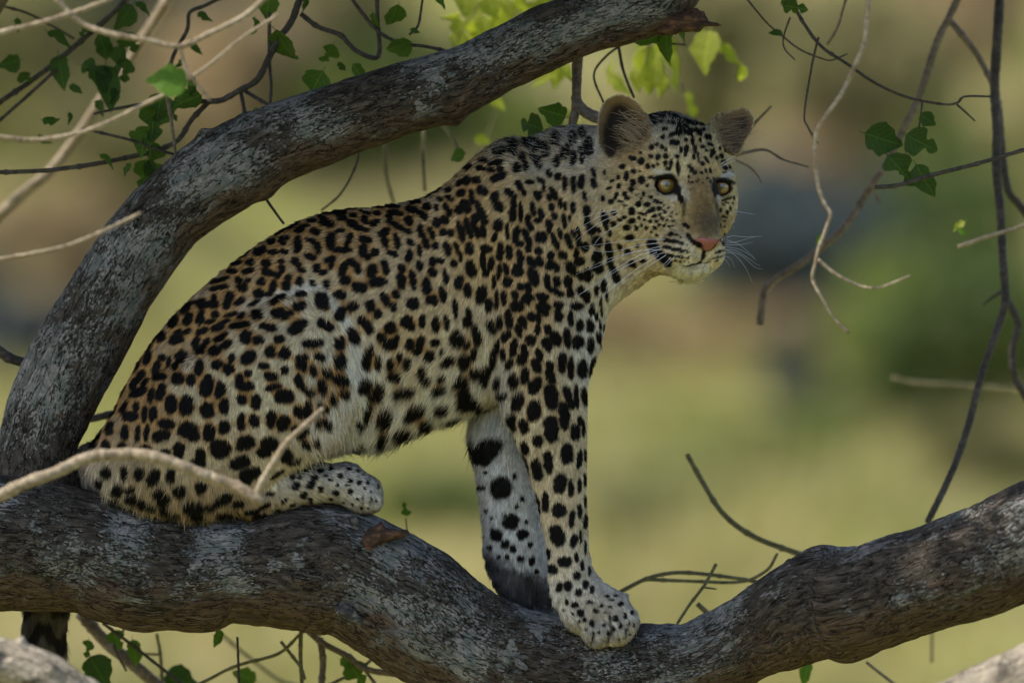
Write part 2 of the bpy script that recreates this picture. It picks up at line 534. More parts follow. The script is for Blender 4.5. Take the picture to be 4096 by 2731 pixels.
def fbm_ring(n, m, cells, seed, stretch=1.0):
    """noise over (along, around), periodic around"""
    out = np.zeros((n, m), np.float32); amp = 1.0; tot = 0
    g = np.random.default_rng(seed)
    c = cells
    for o in range(4):
        gh, gw = max(2, int(n / (c * stretch)) + 3), max(3, int(round(m / c)))
        a = g.uniform(-1, 1, (gh, gw))
        y = np.arange(n) / (c * stretch); x = np.arange(m) * gw / m
        yi = y.astype(int); xi = x.astype(int)
        fy = y - yi; fx = x - xi
        fy = (fy * fy * (3 - 2 * fy))[:, None]; fx = (fx * fx * (3 - 2 * fx))[None]
        x1 = (xi + 1) % gw; xi = xi % gw
        v = (a[yi][:, xi] * (1 - fx) + a[yi][:, x1] * fx) * (1 - fy) + (a[yi + 1][:, xi] * (1 - fx) + a[yi + 1][:, x1] * fx) * fy
        out += amp * v; tot += amp
        amp *= 0.55; c = max(2, c * 0.5)
    return out / tot

def limb(name, pairs, mat, parent, seed, m=150, step=5.0, rough=5.0, lumps=(), flat=1.0, cap_end=False):
    """limb from pairs of edge positions on the view: (x_upper, y_upper, x_lower, y_lower, depth m)"""
    q = np.asarray(pairs, float)
    up = np.stack([np.array(PV(a, b, e)) for a, b, c, d, e in q])
    lo = np.stack([np.array(PV(c, d, e)) for a, b, c, d, e in q])
    cen = (up + lo) / 2; rad = np.linalg.norm(up - lo, axis=1) / 2
    length = np.linalg.norm(np.diff(cen, axis=0), axis=1).sum()
    n = int(length / (step * U))
    s = catmull(np.hstack([cen, rad[:, None]]), n)
    c, r = s[:, :3], s[:, 3]
    d = np.gradient(c, axis=0); d /= np.linalg.norm(d, axis=1)[:, None]
    e = np.array([0, -1.0, 0]) - (d @ np.array([0, -1.0, 0]))[:, None] * d     # towards the viewer's side
    e /= np.linalg.norm(e, axis=1)[:, None]
    w = np.cross(d, e)
    w[w[:, 2] < 0] *= 1 if False else 1
    sgn = np.sign((w * (up[0] - lo[0])).sum(1))
    w *= sgn[:, None]
    th = np.linspace(0, 2 * math.pi, m, endpoint=False)       # 0 = upper edge, pi/2 = viewer side
    disp = fbm_ring(n, m, 44, seed, 2.2) * rough * 2.0 + fbm_ring(n, m, 12, seed + 1, 3.0) * rough * 1.3 + fbm_ring(n, m, 5, seed + 2, 1.8) * rough * 0.6
    along = np.r_[0, np.cumsum(np.linalg.norm(np.diff(c, axis=0), axis=1))]
    rr = r[:, None] + disp * U
    for (lx, ly, lt, size, hgt) in lumps:                      # knots: view position, angle round, size px, height px
        p = np.array(PV(lx, ly, 0))
        k = np.argmin(((c - p)[:, [0, 2]] ** 2).sum(1))
        da = (along - along[k])[:, None] / (size * VK * U)
        dt = np.angle(np.exp(1j * (th - lt)))[None] * (r[k] / (size * VK * U))
        rr = rr + hgt * VK * U * np.exp(-(da ** 2 + dt ** 2) * 1.6)
    if cap_end:
        f = np.clip((along[-1] - along) / (0.02), 0, 1) ** 0.5
        rr = rr * f[:, None]
    co = c[:, None] + rr[..., None] * (np.cos(th)[None, :, None] * w[:, None] + flat * np.sin(th)[None, :, None] * e[:, None])
    i = np.arange(n - 1)[:, None] * m; j = np.arange(m)[None]; j2 = (j + 1) % m
    f = np.stack([i + j, i + j2, i + m + j2, i + m + j], -1).reshape(-1, 4)
    me = mesh_np(name, co.reshape(-1, 3), f)
    # uv in metres along and round, and a weather-side map
    lay = me.uv_layers.new(name='bark'); lay2 = me.uv_layers.new(name='side')
    I = np.broadcast_to(np.arange(n - 1)[:, None], (n - 1, m)); J = np.broadcast_to(np.arange(m)[None], (n - 1, m))
    ua, ub = along[I], along[I + 1]
    rm = r.mean()
    va, vb = J * (2 * math.pi / m) * rm, (J + 1) * (2 * math.pi / m) * rm
    uvq = np.stack([np.stack([ua, va], -1), np.stack([ua, vb], -1), np.stack([ub, vb], -1), np.stack([ub, va], -1)], 2)
    lay.data.foreach_set('uv', uvq.astype(np.float32).ravel())
    dirz = (np.cos(th)[None, :] * w[:, 2][:, None] + np.sin(th)[None, :] * e[:, 2][:, None])
    sd = np.clip(0.62 + 0.62 * dirz, 0, 1).astype(np.float32).reshape(-1)
    sf = sd[f.ravel()]
    lay2.data.foreach_set('uv', np.stack([sf, sf * 0], 1).ravel())
    o = link(name, me, mat, parent)
    return o

tree = empty('tree', (-1.05, 0.05, 0.0))
tag(tree, 'gnarled grey lichen covered tree whose forked limbs carry the leopard', 'tree')

lower_pairs = [(-330, 1170, -330, 1420, 0.02), (-160, 1120, -170, 1400, 0.0), (-60, 1090, -60, 1398, -0.01), (20, 1092, 20, 1402, -0.015), (100, 1106, 100, 1406, -0.015),
    (200, 1128, 200, 1410, -0.015), (260, 1146, 262, 1432, -0.015), (330, 1166, 330, 1446, -0.015), (400, 1178, 402, 1444, -0.015), (460, 1182, 462, 1442, -0.015), (520, 1182, 522, 1428, -0.015),
    (570, 1180, 575, 1432, -0.015), (640, 1164, 640, 1444, -0.015), (700, 1154, 700, 1452, -0.015), (760, 1156, 740, 1456, -0.015), (825, 1174, 780, 1462, -0.015),
    (880, 1200, 830, 1486, -0.015), (950, 1236, 885, 1522, -0.015), (1005, 1270, 935, 1556, -0.015), (1080, 1332, 1010, 1600, -0.015), (1150, 1376, 1090, 1640, -0.015),
    (1250, 1412, 1220, 1672, -0.015), (1350, 1432, 1350, 1682, -0.015), (1430, 1432, 1440, 1676, -0.015), (1500, 1428, 1530, 1656, -0.02), (1570, 1430, 1620, 1622, -0.03),
    (1630, 1404, 1690, 1590, -0.04), (1690, 1366, 1750, 1560, -0.05), (1750, 1324, 1810, 1540, -0.07), (1800, 1288, 1860, 1524, -0.09), (1860, 1262, 1915, 1518, -0.11),
    (1920, 1258, 1970, 1516, -0.13), (1970, 1254, 2020, 1500, -0.16), (2050, 1226, 2090, 1474, -0.18), (2120, 1206, 2160, 1450, -0.20), (2200, 1176, 2240, 1428, -0.22),
    (2290, 1142, 2320, 1396, -0.24), (2370, 1104, 2400, 1360, -0.26), (2500, 1040, 2530, 1290, -0.28), (2700, 940, 2730, 1170, -0.30)]
low = limb('limb', lower_pairs, MAT_BARK, tree, 11, m=200, rough=8.5,
     lumps=[(790, 1300, 1.2, 60, 10), (480, 1430, 3.0, 60, 10), (640, 1420, 2.9, 50, -8), (1880, 1262, 0.2, 40, 10), (1960, 1510, 3.0, 45, 9), (310, 1440, 2.9, 40, 7), (845, 1215, 0.5, 40, 8)])
tag(low, 'thick lower limb with pale lichen flecks under the leopard')

upper_pairs = [(-70, 1330, 170, 1330, 0.03), (-66, 1210, 190, 1200, 0.03), (-40, 1090, 185, 1100, 0.03), (-8, 1000, 178, 1036, 0.03), (14, 930, 212, 936, 0.03), (60, 832, 262, 834, 0.03), (112, 745, 308, 760, 0.03),
    (165, 655, 352, 682, 0.03), (215, 578, 402, 602, 0.03), (275, 500, 460, 522, 0.03), (340, 430, 528, 470, 0.03), (405, 370, 596, 432, 0.03), (470, 332, 655, 398, 0.03),
    (545, 294, 716, 364, 0.03), (640, 260, 800, 334, 0.03), (745, 220, 888, 306, 0.03), (845, 182, 975, 284, 0.03), (935, 155, 1065, 258, 0.03), (1020, 130, 1142, 222, 0.03),
    (1100, 90, 1212, 182, 0.03), (1170, 52, 1282, 150, 0.03), (1250, 14, 1352, 120, 0.03), (1330, -12, 1422, 98, 0.03), (1405, -40, 1492, 84, 0.035), (1480, -72, 1558, 58, 0.045), (1556, -130, 1622, -24, 0.07), (1720, -260, 1780, -200, 0.15), (1900, -420, 1940, -380, 0.25)]
upp = limb('limb', upper_pairs, MAT_BARK, tree, 23, m=150, rough=5.6,
     lumps=[(478, 322, 0.25, 20, 15), (1045, 272, 3.0, 26, 14), (600, 425, 3.1, 30, 8), (565, 282, 0.1, 22, 6), (1400, 92, 2.6, 20, 6)])
tag(upp, 'arching upper limb with pale lichen flecks above the leopard')

# trunk: off the left edge, from the ground up to the fork
trunk_pairs = [(-700, 9600, 100, 9600, 0.05), (-640, 8600, -20, 8600, 0.05), (-560, 6500, -120, 6500, 0.05), (-480, 4000, -120, 4000, 0.04), (-400, 2200, -110, 2200, 0.03), (-330, 1600, -60, 1600, 0.03), (-260, 1350, -20, 1330, 0.03), (-150, 1150, 60, 1150, 0.03)]
limb('trunk', trunk_pairs, MAT_BARK, tree, 31, m=120, step=14.0, rough=12.0)

# broken snags on the limbs
def mat_wood(name, c1, c2, c3):
    t = NT(name)
    co = t.n('TexCoord').outputs['Object']
    n = t.noise(t.mapping(co, (0.5, 1, 1)), 120, 4, 0.65)
    col = t.ramp(n, [(0.3, c1), (0.5, c2), (0.7, c3)])
    return t.done(t.principled(col, 0.85, t.bump(n, 0.8, 0.004), 0.15).outputs[0])
MAT_SNAG = mat_wood('broken_wood', (0.018, 0.013, 0.010), (0.06, 0.036, 0.024), (0.17, 0.085, 0.045))
MAT_STUB = mat_wood('grey_dead_wood', (0.018, 0.017, 0.017), (0.055, 0.052, 0.05), (0.26, 0.22, 0.17))

def snag(name, outline, d, thick, mat, parent, label, seed):
    """splintered stub: an outline on the view given a rounded, jagged body"""
    g = np.random.default_rng(seed)
    pts = catmull(outline + outline[:1], 41)[:-1]
    c = pts.mean(0)
    layers = []
    for k, (s, off) in enumerate(((0.35, -1.0), (0.8, -0.75), (1.0, -0.15), (0.98, 0.3), (0.78, 0.8), (0.3, 1.05))):
        p = c + (pts - c) * (s * (1 + 0.05 * g.normal(0, 1, (40, 1))))
        layers.append(np.array([PV(x, y, d + off * thick * VK * U) for x, y in p]))
    co = np.vstack(layers)
    n, m = len(layers), 40
    i = np.arange(n - 1)[:, None] * m; j = np.arange(m)[None]; j2 = (j + 1) % m
    f = np.stack([i + j, i + j2, i + m + j2, i + m + j], -1).reshape(-1, 4)
    co = np.vstack([co, layers[0].mean(0), layers[-1].mean(0)])
    jj = np.arange(m)
    e0 = np.stack([(jj + 1) % m, jj, np.full(m, n * m), np.full(m, n * m)], 1)
    e1 = np.stack([(n - 1) * m + jj, (n - 1) * m + (jj + 1) % m, np.full(m, n * m + 1), np.full(m, n * m + 1)], 1)
    return tag(link(name, tri_mesh(name, [(co, np.vstack([f, e0, e1]))]), mat, parent), label)

snag('broken_stub', [(825, 1240), (838, 1222), (868, 1203), (876, 1196), (884, 1208), (905, 1214), (938, 1216), (940, 1222), (926, 1234), (900, 1240), (870, 1252), (850, 1268), (830, 1275), (822, 1262)], -0.078, 34, MAT_SNAG, tree, 'pointed rusty brown splinter on the lower limb', 1)
snag('broken_stub', [(1530, 30), (1568, 24), (1592, 20), (1610, 24), (1620, 36), (1628, 48), (1651, 54), (1650, 61), (1622, 62), (1606, 74), (1580, 72), (1545, 80), (1515, 82), (1505, 55)], 0.02, 26, MAT_SNAG, tree, 'torn reddish brown stub at the end of the upper limb', 2)
snag('broken_stub', [(772, 1398), (790, 1384), (806, 1390), (826, 1414), (832, 1428), (822, 1438), (806, 1430), (786, 1414), (770, 1408)], -0.100, 13, MAT_STUB, tree, 'short grey dead stub under the lower limb', 3)
snag('knot', [(800, 1186), (820, 1188), (828, 1206), (842, 1224), (834, 1236), (816, 1228), (806, 1208)], -0.072, 9, MAT_STUB, tree, 'dark bark knot beside the hind foot', 4)
snag('knot', [(1795, 1300), (1808, 1284), (1822, 1284), (1830, 1296), (1818, 1308)], -0.08, 9, MAT_STUB, tree, 'small dark knot on top of the right part of the lower limb', 5)

# ------------------------------------------------------------------ leaves
def leaf_mesh(name, seed, chew=0.0, wide=0.8, curl=0.25, n=15):
    """one leaf, 1 unit long from stalk to tip along +X, with fold, curl and eaten edges"""
    g = np.random.default_rng(seed)
    s = np.linspace(0, 1, n)
    prof = np.sin(np.pi * s ** 0.72) ** 0.8 * (1 - 0.25 * s) * 0.5 * wide
    rows = []
    for side in (-1, 1):
        p = prof.copy()
        p *= 1 + 0.05 * g.normal(0, 1, n)
        if chew:
            for b in range(g.integers(1, 4)):
                c = g.uniform(0.15, 1.0); w = g.uniform(0.06, 0.16)
                p *= 1 - chew * g.uniform(0.5, 1.0) * np.exp(-((s - c) / w) ** 2)
        rows.append(p)
    z = curl * 0.35 * (s - 0.3) ** 2 * -1
    co = []
    for k in range(n):
        for q, fr in ((-1, 1.0), (-1, 0.5), (0, 0), (1, 0.5), (1, 1.0)):
            p = rows[0 if q < 0 else 1][k]
            y = q * p * fr
            co.append((s[k], y, z[k] + abs(y) * 0.28 + 0.012 * g.normal()))
    co = np.array(co)
    i = np.arange(n - 1)[:, None] * 5; j = np.arange(4)[None]
    f = np.stack([i + j, i + j + 1, i + 5 + j + 1, i + 5 + j], -1).reshape(-1, 4)
    # stalk
    st, sf = tube([(-0.16, 0, 0.02), (-0.06, 0, 0.0), (0.03, 0, 0)], [0.012, 0.012, 0.012], 5)
    m = tri_mesh(name, [(co, f), (st, sf)])
    return m

def mat_leaf(name, c1, c2, trans, vein=0.5):
    t = NT(name)
    co = t.n('TexCoord').outputs['Object']
    sx = t.n('SeparateXYZ'); t.l(co, sx.inputs[0])
    ay = t.math('ABSOLUTE', sx.outputs['Y'])
    side = t.math('SUBTRACT', sx.outputs['X'], t.math('MULTIPLY', ay, 0.9))
    w = t.math('FRACT', t.math('MULTIPLY', side, 6.0))
    v1 = t.math('SUBTRACT', 1.0, t.step(t.math('ABSOLUTE', t.math('SUBTRACT', w, 0.5)), 0.0, 0.09))
    v2 = t.math('SUBTRACT', 1.0, t.step(ay, 0.006, 0.022))
    ve = t.math('MULTIPLY', t.math('MAXIMUM', t.math('MULTIPLY', v1, 0.6), v2), vein)
    n = t.noise(co, 5, 4, 0.6)
    rnd = t.n('ObjectInfo').outputs['Random']
    col = t.mix(t.math('ADD', t.math('MULTIPLY', n, 0.7), t.math('MULTIPLY', rnd, 0.35)), c1, c2)
    col = t.mix(ve, col, tuple(min(1, 1.9 * v) for v in c2))
    spot = t.step(t.noise(co, 11, 3, 0.6), 0.62, 0.70)
    col = t.mix(t.math('MULTIPLY', spot, 0.7), col, (0.10, 0.065, 0.03))
    b = t.principled(col, 0.55, t.bump(ve, 0.3, 0.02), 0.15)
    tr = t.n('BsdfTranslucent'); t.l(t.mix(1.0, col, (1.5, 1.6, 0.5, 1), 'MULTIPLY'), tr.inputs['Color'])
    mx = t.n('MixShader'); mx.inputs[0].default_value = trans
    t.l(b.outputs[0], mx.inputs[1]); t.l(tr.outputs[0], mx.inputs[2])
    return t.done(mx.outputs[0])

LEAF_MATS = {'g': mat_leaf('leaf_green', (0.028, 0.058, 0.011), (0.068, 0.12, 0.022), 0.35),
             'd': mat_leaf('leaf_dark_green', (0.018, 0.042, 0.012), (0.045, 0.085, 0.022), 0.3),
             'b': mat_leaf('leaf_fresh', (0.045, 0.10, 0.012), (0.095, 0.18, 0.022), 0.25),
             'y': mat_leaf('leaf_sunlit', (0.13, 0.165, 0.02), (0.35, 0.36, 0.08), 0.5)}  # brightness of the sunlight put into the leaf colour
LEAF_SHAPES = {}
for mk, mm in LEAF_MATS.items():
    for v, (ch, wd, cu) in enumerate(((0.3, 0.92, 0.9), (0.2, 0.66, 1.3), (0.8, 0.95, 0.8), (0.95, 0.85, 1.2), (0.6, 0.55, 1.6))):
        me = leaf_mesh('leaf', 40 + v, ch, wd, cu); me.materials.append(mm)
        LEAF_SHAPES[(mk, v)] = me

def leaf(parent, x, y, d, length, ang, mk='g', v=0, tilt=0.0, yaw=0.0, label=None):
    """leaf whose middle is at view (x,y): ang = direction stalk->tip on the view in degrees (0 right, 90 down)"""
    o = bpy.data.objects.new('leaf', LEAF_SHAPES[(mk, v)])
    COL.objects.link(o)
    k = length * VK * U * (DIST + d) / DIST
    a = R(ang)
    X = Vector((math.cos(a), 0, -math.sin(a)))
    Z = Vector((0, -1, 0))
    Y = Z.cross(X)
    M = Matrix((X, Y, Z)).transposed()
    M = M @ Matrix.Rotation(R(tilt), 3, 'X') @ Matrix.Rotation(R(yaw), 3, 'Y')
    c = PV(x, y, d)
    off = M @ Vector((0.5 * k, 0, 0))
    W = Matrix.Translation(c - off) @ M.to_4x4() @ Matrix.Diagonal((k, k, k, 1))
    if parent is not None:
        o.parent = parent
        o.matrix_parent_inverse = parent.matrix_basis.inverted()
    o.matrix_basis = W
    return o

# ------------------------------------------------------------------ twigs
def mat_twig(name, c1, c2, c3):
    t = NT(name)
    co = t.n('NewGeometry').outputs['Position']
    n = t.noise(co, 160, 4, 0.6)
    n2 = t.noise(co, 25, 3, 0.6)
    col = t.ramp(t.math('ADD', t.math('MULTIPLY', n, 0.6), t.math('MULTIPLY', n2, 0.4)), [(0.34, c1), (0.5, c2), (0.66, c3)])
    return t.done(t.principled(col, 0.7, t.bump(n, 0.5, 0.002), 0.25).outputs[0])
TW = {'pale': mat_twig('twig_pale', (0.13, 0.09, 0.055), (0.28, 0.22, 0.145), (0.43, 0.36, 0.25)),
      'mid': mat_twig('twig_grey_brown', (0.07, 0.052, 0.038), (0.14, 0.11, 0.082), (0.24, 0.19, 0.145)),
      'dark': mat_twig('twig_dark', (0.022, 0.018, 0.014), (0.052, 0.043, 0.036), (0.10, 0.085, 0.07)),
      'olive': mat_twig('twig_olive', (0.055, 0.050, 0.025), (0.115, 0.105, 0.05), (0.18, 0.16, 0.085))}

def twig_piece(pts, r0, r1, d, seed, nodes=True, d_end=None):
    """pts on the view; off-frame ends are carried on so that the twig comes from outside the picture"""
    g = np.random.default_rng(seed)
    p = [tuple(map(float, q[:2])) for q in pts]
    def off(q): return q[0] < 0 or q[0] > 2352 or q[1] < 0 or q[1] > 1568
    if off(p[0]):
        v = np.array(p[0]) - np.array(p[1]); v /= np.linalg.norm(v); p = [tuple(np.array(p[0]) + v * 760), tuple(np.array(p[0]) + v * 380)] + p
    if off(p[-1]):
        v = np.array(p[-1]) - np.array(p[-2]); v /= np.linalg.norm(v); p = p + [tuple(np.array(p[-1]) + v * 380), tuple(np.array(p[-1]) + v * 760)]
    L = sum(math.dist(a, b) for a, b in zip(p, p[1:]))
    n = max(8, int(L / 7))
    s = catmull(p, n)
    s += np.cumsum(g.normal(0, 0.22, s.shape), 0) * np.linspace(0, 1, n)[:, None] * (1 - np.linspace(0, 1, n)[:, None]) * 2
    de = d if d_end is None else d_end
    dd = np.linspace(d, de, n) + 0.004 * np.cumsum(g.normal(0, 0.3, n))
    w = np.array([PV(a, b, e) for (a, b), e in zip(s, dd)])
    r = np.linspace(r0, r1, n)
    if nodes:                                              # swollen leaf scars
        k = 6
        while k < n - 2:
            r[k] *= g.uniform(1.10, 1.38) if r0 < 9 else g.uniform(1.03, 1.14); k += int(g.integers(6, 16))
    r = r * (1 + 0.03 * g.normal(0, 1, n))
    return tube(w, r * VK * U, 9, 0.04, seed)

_ts = [0]
def twig(name, pieces, kind, parent=None):
    """pieces: (points, r0, r1, depth[, depth_end]); one mesh for one twig and its side shoots"""
    parts = []
    for pc in pieces:
        _ts[0] += 1
        parts.append(twig_piece(pc[0], pc[1], pc[2], pc[3], 500 + _ts[0], True, pc[4] if len(pc) > 4 else None))
    return link(name, tri_mesh(name, parts), TW[kind], parent)

# -- bare pale twigs standing out in the sun in front of the tree (things of their own)
DF = -0.62
tag(twig('twig', [([(-10, 80), (90, 56), (175, 30), (250, 2), (275, -12)], 6.5, 4.5, DF)], 'pale'), 'straight pale bare twig crossing the top left corner', 'twig', 'pale bare twigs in front')
tag(twig('twig', [([(122, -12), (160, 30), (200, 60), (260, 80), (330, 92), (412, 108), (480, 80), (560, 40), (622, -12)], 7.5, 5, DF),
                  ([(412, 108), (424, 150), (434, 172), (468, 212), (482, 231)], 4.5, 3.2, DF)], 'pale'), 'pale forked twig dipping in a V near the top left', 'twig', 'pale bare twigs in front')
tag(twig('twig', [([(-10, 312), (60, 320), (110, 318), (180, 305), (250, 280), (330, 240), (400, 205), (480, 150), (560, 85), (640, 35)], 6.5, 4, DF)], 'pale'), 'long pale curved twig rising from the left edge to the fresh leaf', 'twig', 'pale bare twigs in front')
tag(twig('twig', [([(-10, 597), (60, 585), (150, 565), (250, 525), (323, 489)], 5, 4, DF)], 'pale'), 'short pale twig ending on the arching limb at the left', 'twig', 'pale bare twigs in front')
tag(twig('twig', [([(-10, 1142), (50, 1112), (120, 1086), (200, 1050), (260, 1042), (330, 1042), (400, 1062), (470, 1090), (540, 1114), (572, 1134), (602, 1152)], 16, 12, DF),
                  ([(588, 1142), (600, 1110), (630, 1060), (655, 1020), (690, 985), (742, 938)], 9, 5, DF), ([(545, 1122), (552, 1108)], 7, 4, DF)], 'pale'),
    'thick pale broken twig with a sharp elbow in front of the leopard rump', 'twig', 'pale bare twigs in front')
hang = tag(twig('twig', [([(1997, -10), (1990, 50), (1985, 100), (1960, 160), (1930, 220), (1890, 275), (1873, 310), (1872, 370), (1880, 430), (1895, 470), (1907, 490), (1895, 530), (1880, 570), (1872, 605), (1866, 640), (1885, 680), (1915, 730), (1950, 765)], 7.5, 3.2, -0.46),
                  ([(1880, 597), (1920, 630), (1970, 655), (2010, 662), (2050, 650), (2090, 632)], 4.2, 2, -0.46)], 'pale'),
    'pale crooked twig hanging right of the leopard face', 'twig', 'pale bare twigs in front')
leaf(hang, 1879, 552, -0.47, 26, 110, 'b', 4)
bud = tag(twig('twig', [([(2362, 512), (2320, 528), (2270, 542), (2200, 567)], 3.5, 4.5, -0.47)], 'pale'), 'short pale twig with a bud at the right edge', 'twig', 'pale bare twigs in front')
leaf(bud, 2200, 520, -0.47, 40, 150, 'y', 4, 20, 20)
leaf(bud, 2208, 530, -0.475, 34, 200, 'b', 4, -20, 10)
fresh = None

# -- dark branches of a neighbouring tree at the right
br = tag(twig('branch', [([(2296, -10), (2290, 100), (2285, 200), (2290, 300), (2290, 400), (2300, 500), (2305, 600), (2310, 690), (2290, 760), (2255, 860), (2230, 960), (2200, 1050), (2170, 1120), (2130, 1200)], 15, 8, 0.55, 0.25),
                  ([(2308, 680), (2338, 745), (2325, 805), (2332, 870), (2360, 920)], 9, 8, 0.55), ([(2290, 230), (2312, 420), (2340, 468), (2365, 500)], 10, 8, 0.55), ([(2306, 665), (2270, 690), (2258, 700)], 5, 2, 0.55)], 'dark'),
    'tall dark blurred branch running down near the right edge', 'branch', 'dark branches at the right')
tag(twig('branch', [([(2203, -10), (2180, 40), (2150, 100), (2112, 220), (2080, 290), (2040, 370), (2000, 430), (1940, 520), (1880, 575), (1830, 612), (1782, 640), (1757, 668), (1750, 700), (1745, 745)], 9, 9, 0.50),
                  ([(2180, 45), (2240, 120), (2285, 205)], 8, 7, 0.5), ([(2005, 430), (2020, 465)], 5, 3, 0.5)], 'mid'),
    'grey brown branch slanting down left with a blunt bent tip', 'branch', 'dark branches at the right')
clump = tag(twig('branch', [([(1808, -12), (1850, 60), (1890, 110), (1950, 150), (2000, 185), (2060, 215), (2110, 230), (2170, 240), (2200, 236), (2216, 222), (2275, 222)], 7, 2.5, 0.10),
                  ([(2198, 240), (2240, 278)], 3, 2, 0.10), ([(1880, 86), (1865, 150), (1848, 262), (1856, 292), (1878, 330)], 3, 2.2, 0.1), ([(2118, 234), (2116, 262), (2110, 300), (2096, 350)], 2.5, 2, 0.1)], 'dark'),
    'thin dark branch slanting across the upper right with a leaf clump', 'branch', 'dark branches at the right')
for a in ((2032, 322, 96, 20, 'd', 0), (2118, 330, 86, 30, 'd', 2), (2072, 395, 100, 50, 'd', 3), (2126, 418, 92, 62, 'd', 1), (2132, 276, 46, 40, 'd', 0)):
    leaf(clump, a[0], a[1], 0.09, a[2], a[3], a[4], a[5], 10, 10)
leaf(clump, 1828, 18, 0.09, 60, 10, 'g', 3)
leaf(clump, 1818, 10, 0.10, 50, 60, 'g', 2)
th = tag(twig('branch', [([(1708, -12), (1760, 50), (1800, 85), (1840, 115), (1890, 135), (1912, 138), (1946, 124)], 3.5, 2, 0.12), ([(1815, 40), (1800, 85), (1802, 112), (1826, 138)], 2.5, 1.5, 0.12)], 'dark'), 'very thin dark twig curving below the top edge right of the stub', 'twig', 'dark branches at the right')
leaf(th, 1781, 76, 0.11, 34, 190, 'd', 1, 30)
tag(twig('twig', [([(1945, -10), (1925, 58), (1900, 102)], 3.5, 3, 0.3)], 'mid'), 'short blurred brown twig beside the hanging pale twig', 'twig')
tag(twig('twig', [([(2010, 430), (2060, 426), (2150, 400), (2250, 375), (2362, 342)], 5, 4.5, -0.08)], 'dark'), 'thin dark twig reaching in from the right edge below the leaf clump', 'twig')
tag(twig('twig', [([(1690, 356), (1755, 344), (1800, 366), (1858, 383)], 4, 2, 0.25), ([(1690, 368), (1720, 382), (1740, 402), (1748, 420)], 3, 1.5, 0.25)], 'mid'), 'small forked twig sticking out right of the leopard cheek', 'twig')
tag(twig('twig', [([(1700, 320), (1735, 282), (1772, 244)], 4.5, 2.5, 0.28)], 'mid'), 'short straight twig behind the far ear', 'twig')
tag(twig('twig', [([(1578, 1043), (1610, 1100), (1650, 1165), (1690, 1205), (1750, 1240), (1870, 1284)], 6, 7, 0.32)], 'olive'), 'olive blurred twig curving above the right part of the lower limb', 'twig', 'olive twigs behind the lower limb')
tag(twig('twig', [([(1400, 1372), (1480, 1330), (1540, 1315), (1600, 1315), (1680, 1325), (1740, 1336)], 5, 4.5, 0.22), ([(1480, 1330), (1600, 1334), (1700, 1336), (1760, 1310), (1786, 1270)], 4.5, 3.5, 0.22)], 'olive'), 'looping olive twig behind the front paw', 'twig', 'olive twigs behind the lower limb')
tag(twig('twig', [([(1645, 1294), (1620, 1340), (1590, 1380), (1555, 1432)], 4, 3.5, 0.12), ([(1612, 1348), (1645, 1352)], 3, 2, 0.12)], 'olive'), 'upright thin twig crossing the looping twig behind the paw', 'twig', 'olive twigs behind the lower limb')
tag(twig('twig', [([(2048, 868), (2100, 880), (2200, 885), (2330, 895), (2380, 905)], 7, 6, 1.3)], 'olive'), 'faint blurred twig in the right background', 'twig')
tag(twig('twig', [([(1602, 1386), (1630, 1414)], 6, 7, 0.2)], 'olive'), 'stubby blurred twig end above the dip of the lower limb', 'twig')
lf = tag(twig('twig', [([(1990, 1520), (2010, 1536), (2060, 1575)], 3.5, 3, 0.3)], 'mid'), 'thin twig below the right part of the lower limb', 'twig')
leaf(lf, 1850, 1548, 0.25, 60, 110, 'b', 1, 30)
tag(twig('twig', [([(2140, 1440), (2140, 1520)], 4, 3.5, 0.8)], 'olive'), 'blurred upright twig below the lower limb at the right', 'twig')

# -- brown twigs with leaves hanging from the upper limb: parts of the tree
t1 = twig('twig', [([(700, -30), (670, 50), (640, 90), (615, 140), (590, 185), (550, 208), (510, 230), (480, 233)], 11, 7, 0.14), ([(480, 233), (440, 275), (408, 322), (360, 345), (300, 360), (200, 380), (100, 392), (-10, 396)], 6, 4, 0.14),
                   ([(480, 233), (400, 236), (330, 240), (270, 250), (215, 262)], 6, 3, 0.15), ([(552, 208), (560, 250), (566, 290)], 5, 3.5, 0.13), ([(560, 208), (600, 232), (648, 258)], 5, 3.5, 0.13),
                   ([(690, 32), (730, 62), (780, 80), (800, 100), (822, 120), (862, 134), (872, 112), (868, 60), (866, -10)], 6, 4, 0.14),
                   ([(618, 30), (620, 150), (623, 200), (619, 250), (617, 268)], 4.5, 3.5, 0.12)], 'dark', tree)
t2 = twig('twig', [([(800, -12), (830, 30), (870, 75), (920, 100), (980, 108), (1045, 122)], 7, 4, 0.12)], 'dark', tree)
twig('twig', [([(940, 80), (960, 60), (968, 20), (972, -10)], 3, 2, 0.14)], 'dark', tree)
t3 = twig('twig', [([(190, 296), (300, 322), (368, 346), (430, 362)], 3.5, 3, 0.1)], 'dark', tree)
twig('twig', [([(382, 215), (388, 250), (395, 290), (406, 372)], 4.5, 3.2, 0.05)], 'mid', tree)
t4 = twig('twig', [([(-10, 242), (60, 195), (120, 150), (180, 100), (250, 40), (300, -10)], 6, 7, 0.25), ([(-10, 285), (70, 215), (130, 160)], 4, 4, 0.25)], 'dark', tree)
twig('twig', [([(385, 190), (398, 130), (430, 70), (436, 30), (470, 15), (520, -10)], 5, 3, 0.22)], 'dark', tree)
twig('twig', [([(-10, 10), (60, 30), (120, 60), (170, 90)], 4, 3, 0.3)], 'dark', tree)
t5 = twig('twig', [([(598, 432), (618, 468), (652, 514)], 3.5, 3, 0.06)], 'dark', tree)
t6 = twig('twig', [([(770, 340), (822, 350), (810, 400), (780, 450), (738, 484)], 3, 2.5, 0.35)], 'dark', tree)
t7 = twig('twig', [([(1005, 270), (1040, 320), (1062, 370)], 4.5, 4, 0.5)], 'olive', tree)
